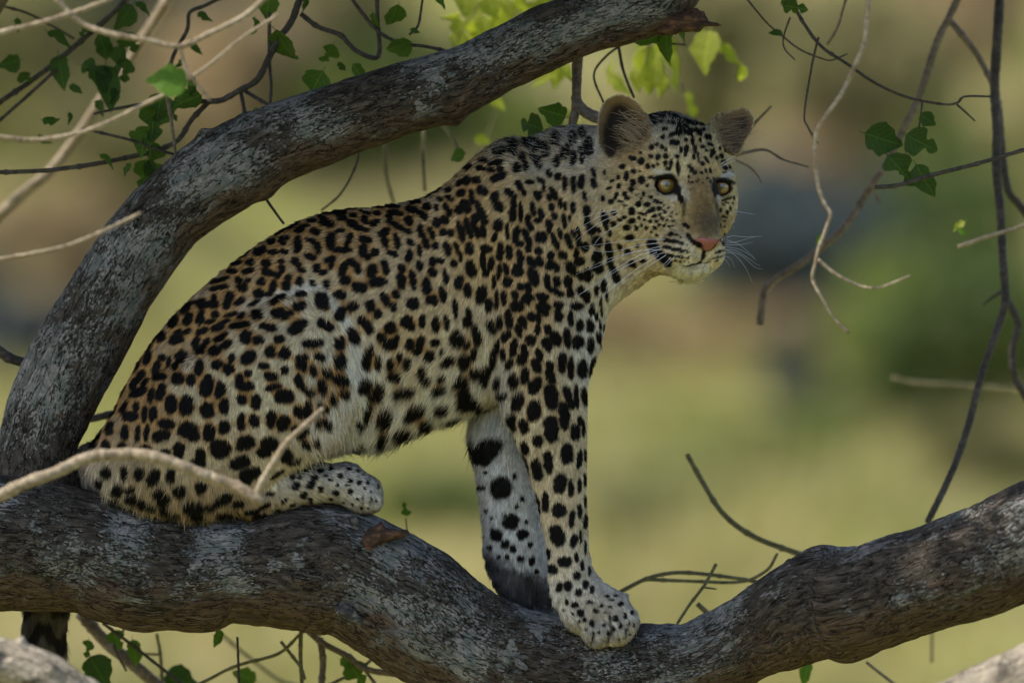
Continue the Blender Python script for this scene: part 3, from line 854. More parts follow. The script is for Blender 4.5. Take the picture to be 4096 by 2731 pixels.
twig('twig', [([(884, 290), (888, 400), (905, 470)], 5, 4, 0.7)], 'olive', tree)
twig('twig', [([(974, 270), (973, 360), (976, 440)], 4.5, 4, 0.6)], 'olive', tree)
t8 = twig('twig', [([(1328, 110), (1325, 170), (1324, 222), (1322, 250), (1312, 300)], 13, 10, 0.10), ([(1324, 236), (1345, 258), (1380, 275)], 14, 13, 0.10)], 'mid', tree)
t9 = twig('twig', [([(1500, 84), (1440, 98), (1392, 130), (1364, 172), (1382, 226), (1395, 250)], 3.2, 2.6, 0.2), ([(1420, 104), (1432, 165), (1456, 225)], 4, 3, 0.2), ([(1500, 90), (1540, 100), (1575, 104)], 2.5, 2, 0.2)], 'dark', tree)
for par, lst in ((t1, ((655, 108, 92, 80, 'g', 0), (750, 126, 66, 110, 'g', 3), (722, 200, 84, 120, 'g', 2), (826, 172, 64, 40, 'g', 1), (786, 156, 36, 70, 'd', 4), (425, 232, 82, 150, 'g', 0), (352, 284, 92, 100, 'g', 2), (345, 360, 92, 110, 'g', 3), (330, 400, 70, 100, 'g', 2), (248, 370, 48, 30, 'g', 4), (598, 258, 40, 10, 'g', 1), (290, 390, 36, 120, 'd', 4), (365, 250, 74, 100, 'g', 2), (332, 322, 84, 95, 'g', 0), (352, 405, 84, 105, 'g', 2), (328, 440, 60, 110, 'g', 3), (440, 200, 60, 60, 'g', 1), (615, 18, 60, 90, 'g', 0), (585, 60, 44, 120, 'g', 3))),
                 (t2, ((903, 38, 66, 95, 'g', 0), (915, 108, 66, 150, 'g', 0), (862, 52, 50, 100, 'g', 4), (1010, -2, 50, 60, 'g', 4), (955, 72, 28, 20, 'd', 4), (700, 12, 40, 80, 'd', 4))),
                 (t3, ((120, 278, 50, 20, 'd', 4), (160, 275, 36, 60, 'd', 4))),
                 (t4, ((285, 42, 72, 130, 'd', 0), (300, 100, 66, 70, 'd', 2), (240, 112, 80, 60, 'd', 1), (140, 166, 84, 80, 'd', 1), (22, 146, 56, 170, 'd', 0), (395, 262, 40, 60, 'd', 3), (312, 318, 44, 120, 'd', 2), (230, 180, 80, 80, 'd', 0), (272, 140, 70, 110, 'd', 2), (250, 200, 110, 85, 'd', 1), (285, 165, 70, 100, 'd', 3), (215, 160, 60, 20, 'd', 3), (410, 150, 40, 100, 'd', 4), (140, 90, 70, 30, 'd', 4), (100, 322, 40, 20, 'd', 4), (60, 180, 44, 50, 'd', 2), (190, 70, 40, 120, 'd', 3), (330, 20, 46, 40, 'd', 4), (262, 230, 60, 70, 'd', 4), (175, 205, 36, 30, 'd', 1), (232, 250, 44, 110, 'd', 2), (450, 110, 44, 60, 'd', 1), (40, 60, 38, 90, 'd', 4), (470, 40, 40, 30, 'd', 4))),
                 (t8, ((1270, 260, 72, 200, 'g', 0), (1218, 288, 78, 190, 'd', 2))),
                 (t9, ((1530, 106, 92, 100, 'g', 1), (1480, 86, 80, 170, 'g', 1), (1566, 80, 40, 70, 'g', 4))),
                 (t7, ((1050, 360, 44, 170, 'g', 0), ))):
    for (x, y, ln, an, mk, v) in lst:
        leaf(par, x, y, 0.12 if par not in (t4, t7) else 0.25, ln, an, mk, v, rb.uniform(-45, 45), rb.uniform(-40, 40))
fresh = leaf(None, 382, 186, DF - 0.01, 100, 188, 'b', 0, 20, 0)
tag(fresh, 'single bright fresh leaf on the long pale twig at the left', 'leaf')

# -- sunlit leaf sprays some way behind the limb
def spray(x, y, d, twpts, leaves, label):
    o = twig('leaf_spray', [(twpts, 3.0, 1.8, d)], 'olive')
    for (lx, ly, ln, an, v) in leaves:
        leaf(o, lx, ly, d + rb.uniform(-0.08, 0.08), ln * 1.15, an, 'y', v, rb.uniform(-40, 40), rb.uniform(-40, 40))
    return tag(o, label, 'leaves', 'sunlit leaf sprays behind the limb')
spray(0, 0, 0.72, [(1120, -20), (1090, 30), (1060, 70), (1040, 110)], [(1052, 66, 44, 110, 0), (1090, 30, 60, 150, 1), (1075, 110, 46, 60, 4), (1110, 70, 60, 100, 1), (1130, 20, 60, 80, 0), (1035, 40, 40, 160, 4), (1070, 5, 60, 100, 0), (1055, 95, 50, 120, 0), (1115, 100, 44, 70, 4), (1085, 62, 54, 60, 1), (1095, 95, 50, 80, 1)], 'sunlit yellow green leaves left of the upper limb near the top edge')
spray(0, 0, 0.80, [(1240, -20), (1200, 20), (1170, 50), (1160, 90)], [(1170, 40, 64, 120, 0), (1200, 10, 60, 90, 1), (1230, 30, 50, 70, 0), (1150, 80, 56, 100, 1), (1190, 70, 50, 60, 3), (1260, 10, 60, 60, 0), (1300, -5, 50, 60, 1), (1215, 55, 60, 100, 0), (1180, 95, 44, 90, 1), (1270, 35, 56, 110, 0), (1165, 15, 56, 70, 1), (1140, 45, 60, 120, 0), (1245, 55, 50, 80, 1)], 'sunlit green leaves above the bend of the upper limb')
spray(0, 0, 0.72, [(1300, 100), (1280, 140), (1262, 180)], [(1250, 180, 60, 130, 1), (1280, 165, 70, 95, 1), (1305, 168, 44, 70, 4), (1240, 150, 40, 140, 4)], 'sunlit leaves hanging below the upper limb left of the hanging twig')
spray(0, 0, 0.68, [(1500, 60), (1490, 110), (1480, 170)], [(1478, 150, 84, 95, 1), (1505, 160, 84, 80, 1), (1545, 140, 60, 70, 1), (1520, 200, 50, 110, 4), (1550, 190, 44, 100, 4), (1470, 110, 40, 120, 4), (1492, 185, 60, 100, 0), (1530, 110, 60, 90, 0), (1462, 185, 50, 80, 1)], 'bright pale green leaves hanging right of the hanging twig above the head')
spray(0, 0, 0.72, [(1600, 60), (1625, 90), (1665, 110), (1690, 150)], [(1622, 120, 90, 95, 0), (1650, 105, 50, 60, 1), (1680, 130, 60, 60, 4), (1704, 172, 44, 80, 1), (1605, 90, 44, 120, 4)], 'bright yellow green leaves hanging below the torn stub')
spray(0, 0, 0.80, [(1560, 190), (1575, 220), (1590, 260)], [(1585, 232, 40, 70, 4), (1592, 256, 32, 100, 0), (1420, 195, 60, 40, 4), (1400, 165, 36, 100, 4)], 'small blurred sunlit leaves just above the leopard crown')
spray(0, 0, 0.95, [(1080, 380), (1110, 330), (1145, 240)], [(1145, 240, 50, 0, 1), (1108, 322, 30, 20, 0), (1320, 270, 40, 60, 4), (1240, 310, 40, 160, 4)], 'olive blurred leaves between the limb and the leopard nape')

# -- small leaves by the splinter and twigs under the lower limb
s1 = tag(twig('twig', [([(944, 1290), (938, 1240), (932, 1190)], 2.2, 1.6, 0.25)], 'olive'), 'thin stalk with small leaves behind the rusty splinter', 'twig')
leaf(s1, 932, 1168, 0.25, 34, 250, 'g', 3); leaf(s1, 945, 1245, 0.25, 28, 40, 'g', 0)
tw_low = [
    ([([(185, 1408), (240, 1470), (300, 1520), (370, 1580)], 15, 13, 0.35)], 'mid', 'thick brown twig slanting down below the lower limb at the left', ()),
    ([([(236, 1430), (300, 1478), (380, 1540), (430, 1580)], 4, 4, 0.25), ([(285, 1445), (262, 1480), (290, 1540)], 3, 3, 0.3)], 'dark', 'thin dark leafy twig beside the thick brown twig', ((268, 1470, 50, 70, 'g', 2), (310, 1500, 66, 80, 'g', 1), (228, 1545, 90, 60, 'd', 0), (200, 1490, 44, 100, 'g', 3))),
    ([([(545, 1462), (547, 1510), (550, 1580)], 3, 6, 0.10)], 'dark', 'upright dark knobbly twig below the middle of the lower limb', ()),
    ([([(692, 1440), (690, 1500), (694, 1580)], 5, 5, 0.18), ([(440, 1580), (540, 1530), (640, 1500), (690, 1455), (720, 1440)], 4.5, 4, 0.18), ([(645, 1472), (690, 1530), (700, 1560)], 4, 4, 0.2)], 'olive', 'crossing olive twigs below the dead stub', ((500, 1466, 44, 110, 'g', 1), )),
    ([([(700, 1440), (740, 1475), (800, 1508), (840, 1536), (922, 1550)], 8, 7, 0.22), ([(735, 1465), (742, 1520), (738, 1580)], 8, 8, 0.22), ([(870, 1500), (820, 1540), (760, 1570)], 4, 3, 0.22), ([(840, 1540), (870, 1580)], 4, 4, 0.22)], 'mid', 'forked brown twig below the limb beside the green leaves', ((820, 1548, 70, 60, 'g', 2), (800, 1520, 40, 20, 'g', 0))),
    ([([(360, 1455), (368, 1500), (374, 1580)], 4, 4, 0.4), ([(310, 1500), (372, 1502)], 3, 3, 0.4)], 'olive', 'thin crossed olive twigs at the lower left', ((420, 1566, 90, 10, 'd', 0), (560, 1552, 60, 200, 'g', 0))),
    ([([(500, 1450), (560, 1500), (640, 1560), (700, 1580)], 4, 4, 0.8)], 'olive', 'faint blurred twig behind the upright knobbly twig', ()),
]
for pcs, kd, lb, lvs in tw_low:
    o = tag(twig('twig', pcs, kd), lb, 'twig', 'twigs below the lower limb')
    for (x, y, ln, an, mk, v) in lvs:
        leaf(o, x, y, pcs[0][3], ln, an, mk, v, rb.uniform(-20, 20), rb.uniform(-20, 20))
tag(twig('branch', [([(-20, 512), (60, 440), (120, 390), (180, 312), (230, 240), (285, 165), (330, 92), (370, 30), (395, -12)], 13, 15, 0.95)], 'pale'), 'pale blurred branch slanting behind the leaves at the left', 'branch')
tag(twig('branch', [([(-12, 800), (20, 822), (70, 838)], 13, 12, 0.06)], 'dark'), 'short dark branch end at the left edge beside the arching limb', 'branch')
tag(twig('branch', [([(150, 960), (205, 962), (260, 950)], 9, 9, 0.28)], 'dark'), 'dark branch in the gap between limb and leopard rump', 'branch')

# weathered logs right in front, at the bottom corners
limb_l = limb('branch', [(-260, 1400, -290, 1500, -0.62), (-60, 1452, -90, 1560, -0.62), (40, 1476, 10, 1590, -0.62), (110, 1500, 70, 1610, -0.62), (190, 1548, 140, 1650, -0.62), (280, 1610, 230, 1700, -0.62), (420, 1700, 380, 1780, -0.62)], MAT_BARK_PALE, None, 41, m=90, rough=9.0, lumps=[(95, 1480, 0.2, 14, 18), (30, 1560, 1.6, 20, 14), (150, 1540, 1.0, 12, 10), (60, 1520, 1.2, 14, -14)])
tag(limb_l, 'sunlit pale log in the bottom left corner', 'branch', 'sunlit logs in front')
limb_r = limb('branch', [(2050, 1590, 2090, 1700, -0.62), (2170, 1566, 2210, 1690, -0.62), (2250, 1530, 2290, 1660, -0.62), (2340, 1486, 2390, 1620, -0.62), (2480, 1410, 2530, 1540, -0.62), (2700, 1300, 2740, 1420, -0.62)], MAT_BARK_PALE, None, 43, m=90, rough=8.0)
tag(limb_r, 'sunlit pale branch in the bottom right corner', 'branch', 'sunlit logs in front')

# ------------------------------------------------------------------ unseen tree crown above the picture, added and shaped to shade limbs and leopard
def shade_canopy():
    g = np.random.default_rng(77)
    n = 15000
    H0 = ZC + 0.80
    z = H0 + g.uniform(0, 1, n) ** 1.3 * 1.0
    kk = (z - ZC) / SUN_TO.z
    sx, sy = SUN_TO.x * kk, SUN_TO.y * kk
    x = g.uniform(-1.15, 1.45, n) + sx
    y = g.uniform(-0.42, 0.95, n) + sy
    hole = np.zeros(n, bool)
    for (hx, hy, hr) in ((0.46, -0.37, 0.10), (0.31, -0.33, 0.055)):  # gaps that let sun patches fall on the right of the limb
        hole |= (x - sx - hx) ** 2 + (y - sy - hy) ** 2 < hr ** 2
    hole &= g.uniform(0, 1, n) < 0.95
    hole |= (x - sx > 0.06) & (x - sx < 0.74) & (y - sy > 0.52)  # back part cut away so the leaf sprays stay in the sun
    x, y, z = x[~hole], y[~hole], z[~hole]
    n = len(x)
    c = np.stack([x, y, z], 1)
    nrm = g.normal(0, 0.55, (n, 3)) + np.array([0, 0, 1.0]); nrm /= np.linalg.norm(nrm, axis=1)[:, None]
    ax = np.cross(nrm, g.normal(0, 1, (n, 3))); ax /= np.linalg.norm(ax, axis=1)[:, None]
    bx = np.cross(nrm, ax)
    s = 0.05 * g.uniform(0.6, 1.3, n)[:, None]
    co = np.stack([c - ax * s, c + bx * s * 0.75, c + ax * s, c - bx * s * 0.75], 1).reshape(-1, 3)
    return mesh_np('crown', co, np.arange(n * 4).reshape(-1, 4), False)
crown = link('crown', shade_canopy(), BUSH_MATS['mid'], tree)
tag(crown, 'unseen leafy crown added above the limbs to shade them', None, None, 'stuff')
b_pts = []
for (ax_, az_) in ((0.9, 0.7), (0.2, 1.0), (-0.5, 0.9), (-1.0, 1.2)):
    q = catmull([(-1.05, 0.05, ZC + 0.1), (-1.0 + 0.3 * ax_, 0.2, ZC + 0.7 * az_), (-0.9 + 0.8 * ax_ - 0.8 * az_ * 0.3, 0.1, ZC + 1.0 + 0.3 * az_)], 12)
    b_pts.append(tube(q, np.linspace(0.05, 0.012, 12), 8))
link('crown_limbs', tri_mesh('crown_limbs', b_pts), MAT_TRUNK_FAR, tree)
# ------------------------------------------------------------------ the leopard
# Modelled in "pixels" of the photograph (x right, y down, t towards the camera), 1 px = U metres.
HV = 8.0
LX = np.arange(40, 3072, HV, dtype=np.float32)
LY = np.arange(370, 2816, HV, dtype=np.float32)
LT = np.arange(-480, 524, HV, dtype=np.float32)
FLD = np.full((len(LX), len(LY), len(LT)), 400.0, np.float32)

def V(*pts):
    return np.array(pts, float) * VK

def in_poly(px, py, poly):
    ins = np.zeros(np.broadcast(px, py).shape, bool)
    n = len(poly)
    for i in range(n):
        x0, y0 = poly[i]; x1, y1 = poly[(i + 1) % n]
        c = ((y0 > py) != (y1 > py)) & (px < (x1 - x0) * (py - y0) / (y1 - y0 + 1e-9) + x0)
        ins ^= c
    return ins

def poly_dist(px, py, poly):
    best = np.full(np.broadcast(px, py).shape, 1e9)
    n = len(poly)
    for i in range(n):
        a = np.array(poly[i]); b = np.array(poly[(i + 1) % n]); d = b - a
        t = np.clip(((px - a[0]) * d[0] + (py - a[1]) * d[1]) / (d @ d + 1e-9), 0, 1)
        best = np.minimum(best, (px - a[0] - t * d[0]) ** 2 + (py - a[1] - t * d[1]) ** 2)
    return np.sqrt(best)

def smin(a, b, k):
    h = np.clip(0.5 + 0.5 * (b - a) / k, 0, 1)
    return b * (1 - h) + a * h - k * h * (1 - h)

def box(x0, x1, y0, y1, t0, t1):
    def r(a, lo, hi):
        return slice(max(0, int(np.searchsorted(a, lo)) - 1), min(len(a), int(np.searchsorted(a, hi)) + 1))
    return r(LX, x0, x1), r(LY, y0, y1), r(LT, t0, t1)

def blend(sl, f, k):
    FLD[sl] = smin(FLD[sl], f.astype(np.float32), k)

def inflate(poly, k, tc, sm, iters=900):
    """round volume whose outline is poly; k flattens it in depth, tc = depth of its middle (number or function)"""
    poly = np.asarray(poly)
    mg = 90
    x0, y0 = poly.min(0) - mg; x1, y1 = poly.max(0) + mg
    sx, sy, _ = box(x0, x1, y0, y1, -1e4, 1e4)
    X, Y = np.meshgrid(LX[sx], LY[sy], indexing='ij')
    ins = in_poly(X, Y, poly)
    u = np.zeros(X.shape)
    src = HV * HV / 2
    d = poly_dist(X, Y, poly)
    u = np.where(ins, d * d, 0)                       # good first guess
    for _ in range(iters):
        un = src + 0.25 * (np.roll(u, 1, 0) + np.roll(u, -1, 0) + np.roll(u, 1, 1) + np.roll(u, -1, 1))
        u = np.where(ins, un, 0)
    ue = np.where(ins, u, -(d * d + 2 * 70 * d))
    gx_, gy_ = np.gradient(ue, HV)
    T = tc(X, Y) if callable(tc) else np.full(X.shape, float(tc))
    tm = math.sqrt(max(u.max(), 1)) * k + 80
    _, _, st = box(0, 1, 0, 1, T.min() - tm, T.max() + tm)
    dz = (LT[st][None, None, :] - T[..., None]) / k
    g2 = (gx_ ** 2 + gy_ ** 2)[..., None]
    f = (dz * dz - ue[..., None]) / np.sqrt(g2 + 4 * dz * dz / (k * k) + 60.0 ** 2)
    blend((sx, sy, st), f, sm)

def ell(c, r, sm, ang=0.0, sub=False):
    m = max(r) + 70
    sl = box(c[0] - m, c[0] + m, c[1] - m, c[1] + m, c[2] - m, c[2] + m)
    X = LX[sl[0]][:, None, None] - c[0]; Y = LY[sl[1]][None, :, None] - c[1]; Z = LT[sl[2]][None, None, :] - c[2]
    ca, sa = math.cos(R(ang)), math.sin(R(ang))
    xr = X * ca + Y * sa; yr = -X * sa + Y * ca
    k0 = np.sqrt((xr / r[0]) ** 2 + (yr / r[1]) ** 2 + (Z / r[2]) ** 2)
    k1 = np.sqrt((xr / r[0] ** 2) ** 2 + (yr / r[1] ** 2) ** 2 + (Z / r[2] ** 2) ** 2) + 1e-6
    f = k0 * (k0 - 1) / k1
    if sub:
        h = np.clip(0.5 - 0.5 * (FLD[sl] + f) / sm, 0, 1)
        FLD[sl] = FLD[sl] * (1 - h) - f * h + sm * h * (1 - h)
    else:
        blend(sl, f, sm)

def chain(pts, sm):
    """capsules through (x, y, t, r)"""
    for a, b in zip(pts, pts[1:]):
        a = np.array(a, float); b = np.array(b, float)
        m = max(a[3], b[3]) + 70
        lo = np.minimum(a[:3], b[:3]) - m; hi = np.maximum(a[:3], b[:3]) + m
        sl = box(lo[0], hi[0], lo[1], hi[1], lo[2], hi[2])
        X = LX[sl[0]][:, None, None]; Y = LY[sl[1]][None, :, None]; Z = LT[sl[2]][None, None, :]
        d = b[:3] - a[:3]
        t = np.clip(((X - a[0]) * d[0] + (Y - a[1]) * d[1] + (Z - a[2]) * d[2]) / (d @ d), 0, 1)
        q = np.sqrt((X - a[0] - t * d[0]) ** 2 + (Y - a[1] - t * d[1]) ** 2 + (Z - a[2] - t * d[2]) ** 2)
        blend(sl, q - (a[3] + (b[3] - a[3]) * t), sm)

# outlines (view px), a little inside the fur line
torso = V((1395, 300), (1330, 312), (1270, 316), (1220, 322), (1170, 332), (1125, 350), (1085, 375), (1055, 402), (1020, 430), (980, 454), (930, 468), (860, 479), (790, 484), (735, 495),
          (690, 510), (645, 532), (600, 560), (550, 596), (500, 636), (450, 680), (402, 726), (356, 780), (318, 838), (290, 890), (266, 940), (240, 985), (215, 1020), (200, 1055), (205, 1090),
          (230, 1120), (300, 1150), (380, 1172), (460, 1176), (560, 1160), (640, 1100), (700, 1050), (760, 1032), (830, 1022), (900, 1010), (960, 985), (1010, 965), (1060, 950), (1110, 930), (1180, 905),
          (1280, 900), (1345, 880), (1358, 840), (1374, 790), (1386, 740), (1400, 690), (1410, 640), (1450, 590), (1480, 520), (1480, 420), (1440, 340))
inflate(torso, 0.66, lambda X, Y: np.clip((X - 2000) / 450, 0, 1) * 30.0, 30)
haunch = V((470, 800), (560, 730), (640, 690), (720, 676), (775, 725), (812, 800), (826, 860), (812, 930), (775, 995), (715, 1045), (650, 1085), (600, 1130), (550, 1164), (450, 1178), (330, 1158),
           (250, 1125), (215, 1070), (255, 975), (330, 880))
for sg in (1, -1):
    inflate(haunch, 0.50, sg * 188.0, 22)
    # hind foot lying along the limb
    chain([(1010, 1985, sg * 150, 78), (1130, 1950, sg * 118 + 12, 72), (1260, 1930, sg * 104 + 16, 70), (1380, 1932, sg * 100 + 20, 72), (1452, 1966, sg * 100 + 24, 70)], 30)
    ell((1450, 1985, sg * 100 + 26), (72, 58, 74), 26, 20)
    for k in (-1, 0, 1):
        ell((1486, 2000, sg * 100 + 30 + k * 40), (34, 40, 24), 14)
    ell((1400, 1480, sg * 150), (60, 110, 70), 60, -20)                 # knee
    # shoulder blade and upper arm
    ell((2010, 860, sg * 110), (190, 300, 170), 80, 12)
    ell((2140, 1200, sg * 150 + 10), (180, 340, 150), 70, 0)
near_leg = V((1150, 780), (1200, 690), (1300, 690), (1340, 780), (1346, 860), (1342, 920), (1342, 1000), (1342, 1090), (1346, 1180), (1346, 1250), (1356, 1300), (1380, 1332), (1408, 1350), (1436, 1362), (1450, 1398), (1458, 1432),
             (1446, 1460), (1412, 1476), (1378, 1468), (1332, 1446), (1294, 1412), (1270, 1378), (1262, 1320), (1258, 1250), (1246, 1200), (1232, 1130), (1212, 1060), (1184, 1000), (1160, 940), (1148, 860))
inflate(near_leg, 0.86, lambda X, Y: 150 + np.clip((Y - 1600) / 900, 0, 1) * 62.0, 75)
far_leg = V((1090, 900), (1180, 860), (1250, 900), (1236, 1000), (1244, 1080), (1262, 1180), (1276, 1260), (1290, 1320), (1306, 1400), (1270, 1424), (1230, 1420), (1190, 1400), (1160, 1376), (1140, 1346), (1122, 1304), (1116, 1268),
            (1116, 1236), (1110, 1180), (1100, 1110), (1090, 1050), (1084, 990))
inflate(far_leg, 0.92, -135.0, 26)
# toes of the near front paw
for (x, y, t, r) in ((2310, 2462, 232, 56), (2385, 2524, 250, 56), (2462, 2516, 246, 50), (2510, 2470, 214, 40)):
    ell((x, y, t), (r * 0.95, r * 0.95, r), 34)
for (cx_, cy_) in ((2437, 2520), (2368, 2550), (2502, 2520)):
    ell((cx_, cy_, 330), (9, 52, 60), 14, 6, True)                # clefts between the toes
# neck filling behind the head
ell((2330, 880, 60), (200, 330, 235), 80, 18)
chain([(2300, 700, 20, 190), (2480, 720, 50, 190)], 60)
# tail hanging behind the limb
chain([(390, 1880, -150, 110), (320, 2020, -300, 88), (230, 2200, -390, 84), (170, 2400, -392, 82), (150, 2600, -380, 80), (146, 2760, -370, 78)], 30)

# head
ell((2660, 655, 70), (205, 200, 225), 40)
ell((2742, 640, 165), (150, 145, 130), 50, 10)
ell((2545, 825, 160), (150, 190, 150), 50, 8)
ell((2846, 790, 70), (104, 175, 150), 40)
ell((2690, 880, 215), (120, 130, 105), 50)
chain([(2778, 690, 236, 72), (2794, 800, 300, 65), (2816, 925, 378, 62)], 66)
ell((2732, 1005, 318), (108, 78, 98), 30, 8)
ell((2838, 1000, 292), (56, 78, 90), 26, -6)
ell((2822, 962, 408), (56, 36, 44), 20)
ell((2764, 1064, 282), (84, 46, 82), 24, 4)
chain([(2740, 1035, 230, 72), (2560, 980, 110, 105), (2450, 930, 60, 130)], 50)
chain([(2620, 1005, 110, 70), (2500, 1060, 80, 90), (2400, 1130, 60, 100)], 40)
ell((2655, 690, 235), (70, 34, 50), 24, -8)                 # brow above the near eye
ell((2872, 702, 170), (66, 34, 52), 26, 10)
EYES = [(2657.6, 744.0, 41.0, 37.0), (2882.0, 752.0, 32.0, 33.0)]

# ears: thin cupped shells
def Z1(*pts):
    return np.array([(2200 + x / 1.568, 300 + y / 1.568) for x, y in pts])
near_ear = Z1((305, 420), (303, 330), (306, 262), (326, 204), (355, 166), (402, 142), (450, 137), (498, 156), (546, 196), (585, 246), (614, 286), (638, 336), (634, 400), (560, 470), (450, 520), (390, 530), (335, 500))
far_ear = Z1((985, 340), (1040, 278), (1100, 247), (1160, 222), (1208, 207), (1250, 226), (1274, 262), (1274, 310), (1254, 358), (1220, 408), (1200, 460), (1180, 500), (1110, 490), (1050, 440), (1005, 400))
def ear(poly, tc, bowl, th, slope, sm):
    x0, y0 = poly.min(0) - 50; x1, y1 = poly.max(0) + 50
    sx, sy, st = box(x0, x1, y0, y1, tc - 220, tc + 160)
    X, Y = np.meshgrid(LX[sx], LY[sy], indexing='ij')
    ins = in_poly(X, Y, poly); d = poly_dist(X, Y, poly)
    sd = np.where(ins, -d, d)
    c = poly.mean(0)
    T = tc - bowl * np.clip(np.where(ins, d, 0) / 58, 0, 1) ** 0.8 + slope[0] * (X - c[0]) + slope[1] * (Y - c[1])
    dz = np.abs(LT[st][None, None, :] - T[..., None]) - th
    f = np.maximum(dz * 0.8, sd[..., None])
    f = np.where((dz > -th) & (sd[..., None] > -th), f, f)
    blend((sx, sy, st), f - 4, sm)
ear(near_ear, 190, 78, 9, (0.30, 0.25), 16)
ear(far_ear, 20, 46, 9, (-0.35, 0.3), 16)
EYE_T = [(222.0, 51.0), (188.0, 43.0)]                       # depth of the eyeball's centre, its radius
for (ex, ey, ra, rb_), (et, er) in zip(EYES, EYE_T):
    ell((ex, ey, et), (er + 13, er + 11, er + 9), 22)        # lids wrapped over the ball
    ell((ex, ey, et + er + 20), (ra + 1, rb_ - 1, 62), 7, 0, True)
    ell((ex, ey, et), (er + 1, er + 1, er + 1), 5, 0, True)
    ell((ex - (4 if er > 47 else -4), ey - rb_ + 3, et + er * 0.74), (ra + 12, 17, 22), 10, -5 if er > 47 else 6)      # heavy upper lid

def surface_nets(F, ax, ay, at):
    nx, ny, nz = F.shape
    S = F < 0
    act = np.zeros((nx - 1, ny - 1, nz - 1), np.int8)
    for i in (0, 1):
        for j in (0, 1):
            for k in (0, 1):
                act += S[i:nx - 1 + i, j:ny - 1 + j, k:nz - 1 + k]
    mixed = (act > 0) & (act < 8)
    idx = np.argwhere(mixed)
    vid = np.full(mixed.shape, -1, np.int32)
    vid[mixed] = np.arange(len(idx))
    acc = np.zeros((len(idx), 3)); cnt = np.zeros(len(idx))
    cor = [(0, 0, 0), (1, 0, 0), (0, 1, 0), (1, 1, 0), (0, 0, 1), (1, 0, 1), (0, 1, 1), (1, 1, 1)]
    fv = [F[idx[:, 0] + a, idx[:, 1] + b, idx[:, 2] + c] for a, b, c in cor]
    for a in range(8):
        for b in range(a + 1, 8):
            da = np.array(cor[b]) - np.array(cor[a])
            if np.abs(da).sum() != 1: continue
            cr = (fv[a] < 0) != (fv[b] < 0)
            t = np.where(cr, fv[a] / (fv[a] - fv[b] + 1e-12), 0)
            acc[cr] += (np.array(cor[a])[None] + t[:, None] * da[None])[cr]
            cnt[cr] += 1
    p = idx + acc / cnt[:, None]
    co = np.stack([ax[0] + p[:, 0] * HV, ay[0] + p[:, 1] * HV, at[0] + p[:, 2] * HV], 1)
    quads = []
    for axis in range(3):
        o1, o2 = [(1, 2), (2, 0), (0, 1)][axis]
        s0 = [slice(1, -1)] * 3; s1 = [slice(1, -1)] * 3
        s0[axis] = slice(0, F.shape[axis] - 1); s1[axis] = slice(1, F.shape[axis])
        A = S[tuple(s0)]; B = S[tuple(s1)]
        e = np.argwhere(A != B)
        flip = A[tuple(e.T)]
        e = e + np.array([0 if q == axis else 1 for q in range(3)])
        def cell(d1, d2):
            c = e.copy(); c[:, o1] += d1; c[:, o2] += d2
            return vid[tuple(c.T)]
        q = np.stack([cell(-1, -1), cell(0, -1), cell(0, 0), cell(-1, 0)], 1)
        q[~flip] = q[~flip][:, ::-1]
        quads.append(q)
    q = np.vstack(quads)
    return co, q[(q >= 0).all(1)]

bco, bq = surface_nets(FLD, LX, LY, LT)
# light smoothing
for _ in range(2):
    s = np.zeros_like(bco); c = np.zeros(len(bco))
    for a in range(4):
        np.add.at(s, bq[:, a], bco[bq[:, (a + 1) % 4]]); np.add.at(c, bq[:, a], 1)
        np.add.at(s, bq[:, a], bco[bq[:, (a + 3) % 4]]); np.add.at(c, bq[:, a], 1)
    bco = bco * 0.5 + 0.5 * s / np.maximum(c, 1)[:, None]

def to_world(p):
    p = np.asarray(p)
    return np.stack([(p[..., 0] - 2048.0) * U, -p[..., 2] * U, ZC - (p[..., 1] - 1365.5) * U], -1)

# ------------------------------------------------------------------ coat pattern, painted on two maps (outer side, inner far leg)
MS = 2.0
MW, MH = int(3100 / MS), int(2820 / MS)
MX, MY = np.meshgrid(np.arange(MW) * MS, np.arange(MH) * MS)
WX = value_noise((MH, MW), 9, 1) * 4.0 + value_noise((MH, MW), 4, 2) * 2.2
WY = value_noise((MH, MW), 9, 3) * 4.0 + value_noise((MH, MW), 4, 4) * 2.2
spots = np.zeros((MH, MW), np.float32)
spots_far = np.zeros((MH, MW), np.float32)

def blob(tgt, x, y, rx, ry, ang=0.0, soft=0.16, val=1.0):
    m = max(rx, ry) * 1.5 + 12
    x0, x1 = max(0, int((x - m) / MS)), min(MW, int((x + m) / MS) + 1)
    y0, y1 = max(0, int((y - m) / MS)), min(MH, int((y + m) / MS) + 1)
    if x1 <= x0 or y1 <= y0: return
    wf = min(1.0, max(0.15, min(rx, ry) / 22.0))
    X = MX[y0:y1, x0:x1] + wf * WX[y0:y1, x0:x1] - x; Y = MY[y0:y1, x0:x1] + wf * WY[y0:y1, x0:x1] - y
    ca, sa = math.cos(R(ang)), math.sin(R(ang))
    u = (X * ca + Y * sa) / rx; v = (-X * sa + Y * ca) / ry
    d = (np.abs(u) ** 2.3 + np.abs(v) ** 2.3) ** (1 / 2.3)
    w = np.clip((1 + soft - d) / (2 * soft), 0, 1); w = w * w * (3 - 2 * w) * val
    tgt[y0:y1, x0:x1] = np.maximum(tgt[y0:y1, x0:x1], w)

def tile(tgt, ox, oy, f, data, grow=1.0):
    for row in data.replace('\n', ' ').split(';'):
        q = [float(v) for v in row.split()]
        if len(q) < 3: continue
        x, y, rx = q[:3]
        ry = q[3] if len(q) > 3 else rx
        an = q[4] if len(q) > 4 else 0.0
        blob(tgt, ox + x / f, oy + y / f, rx / f * grow, ry / f * grow, an)
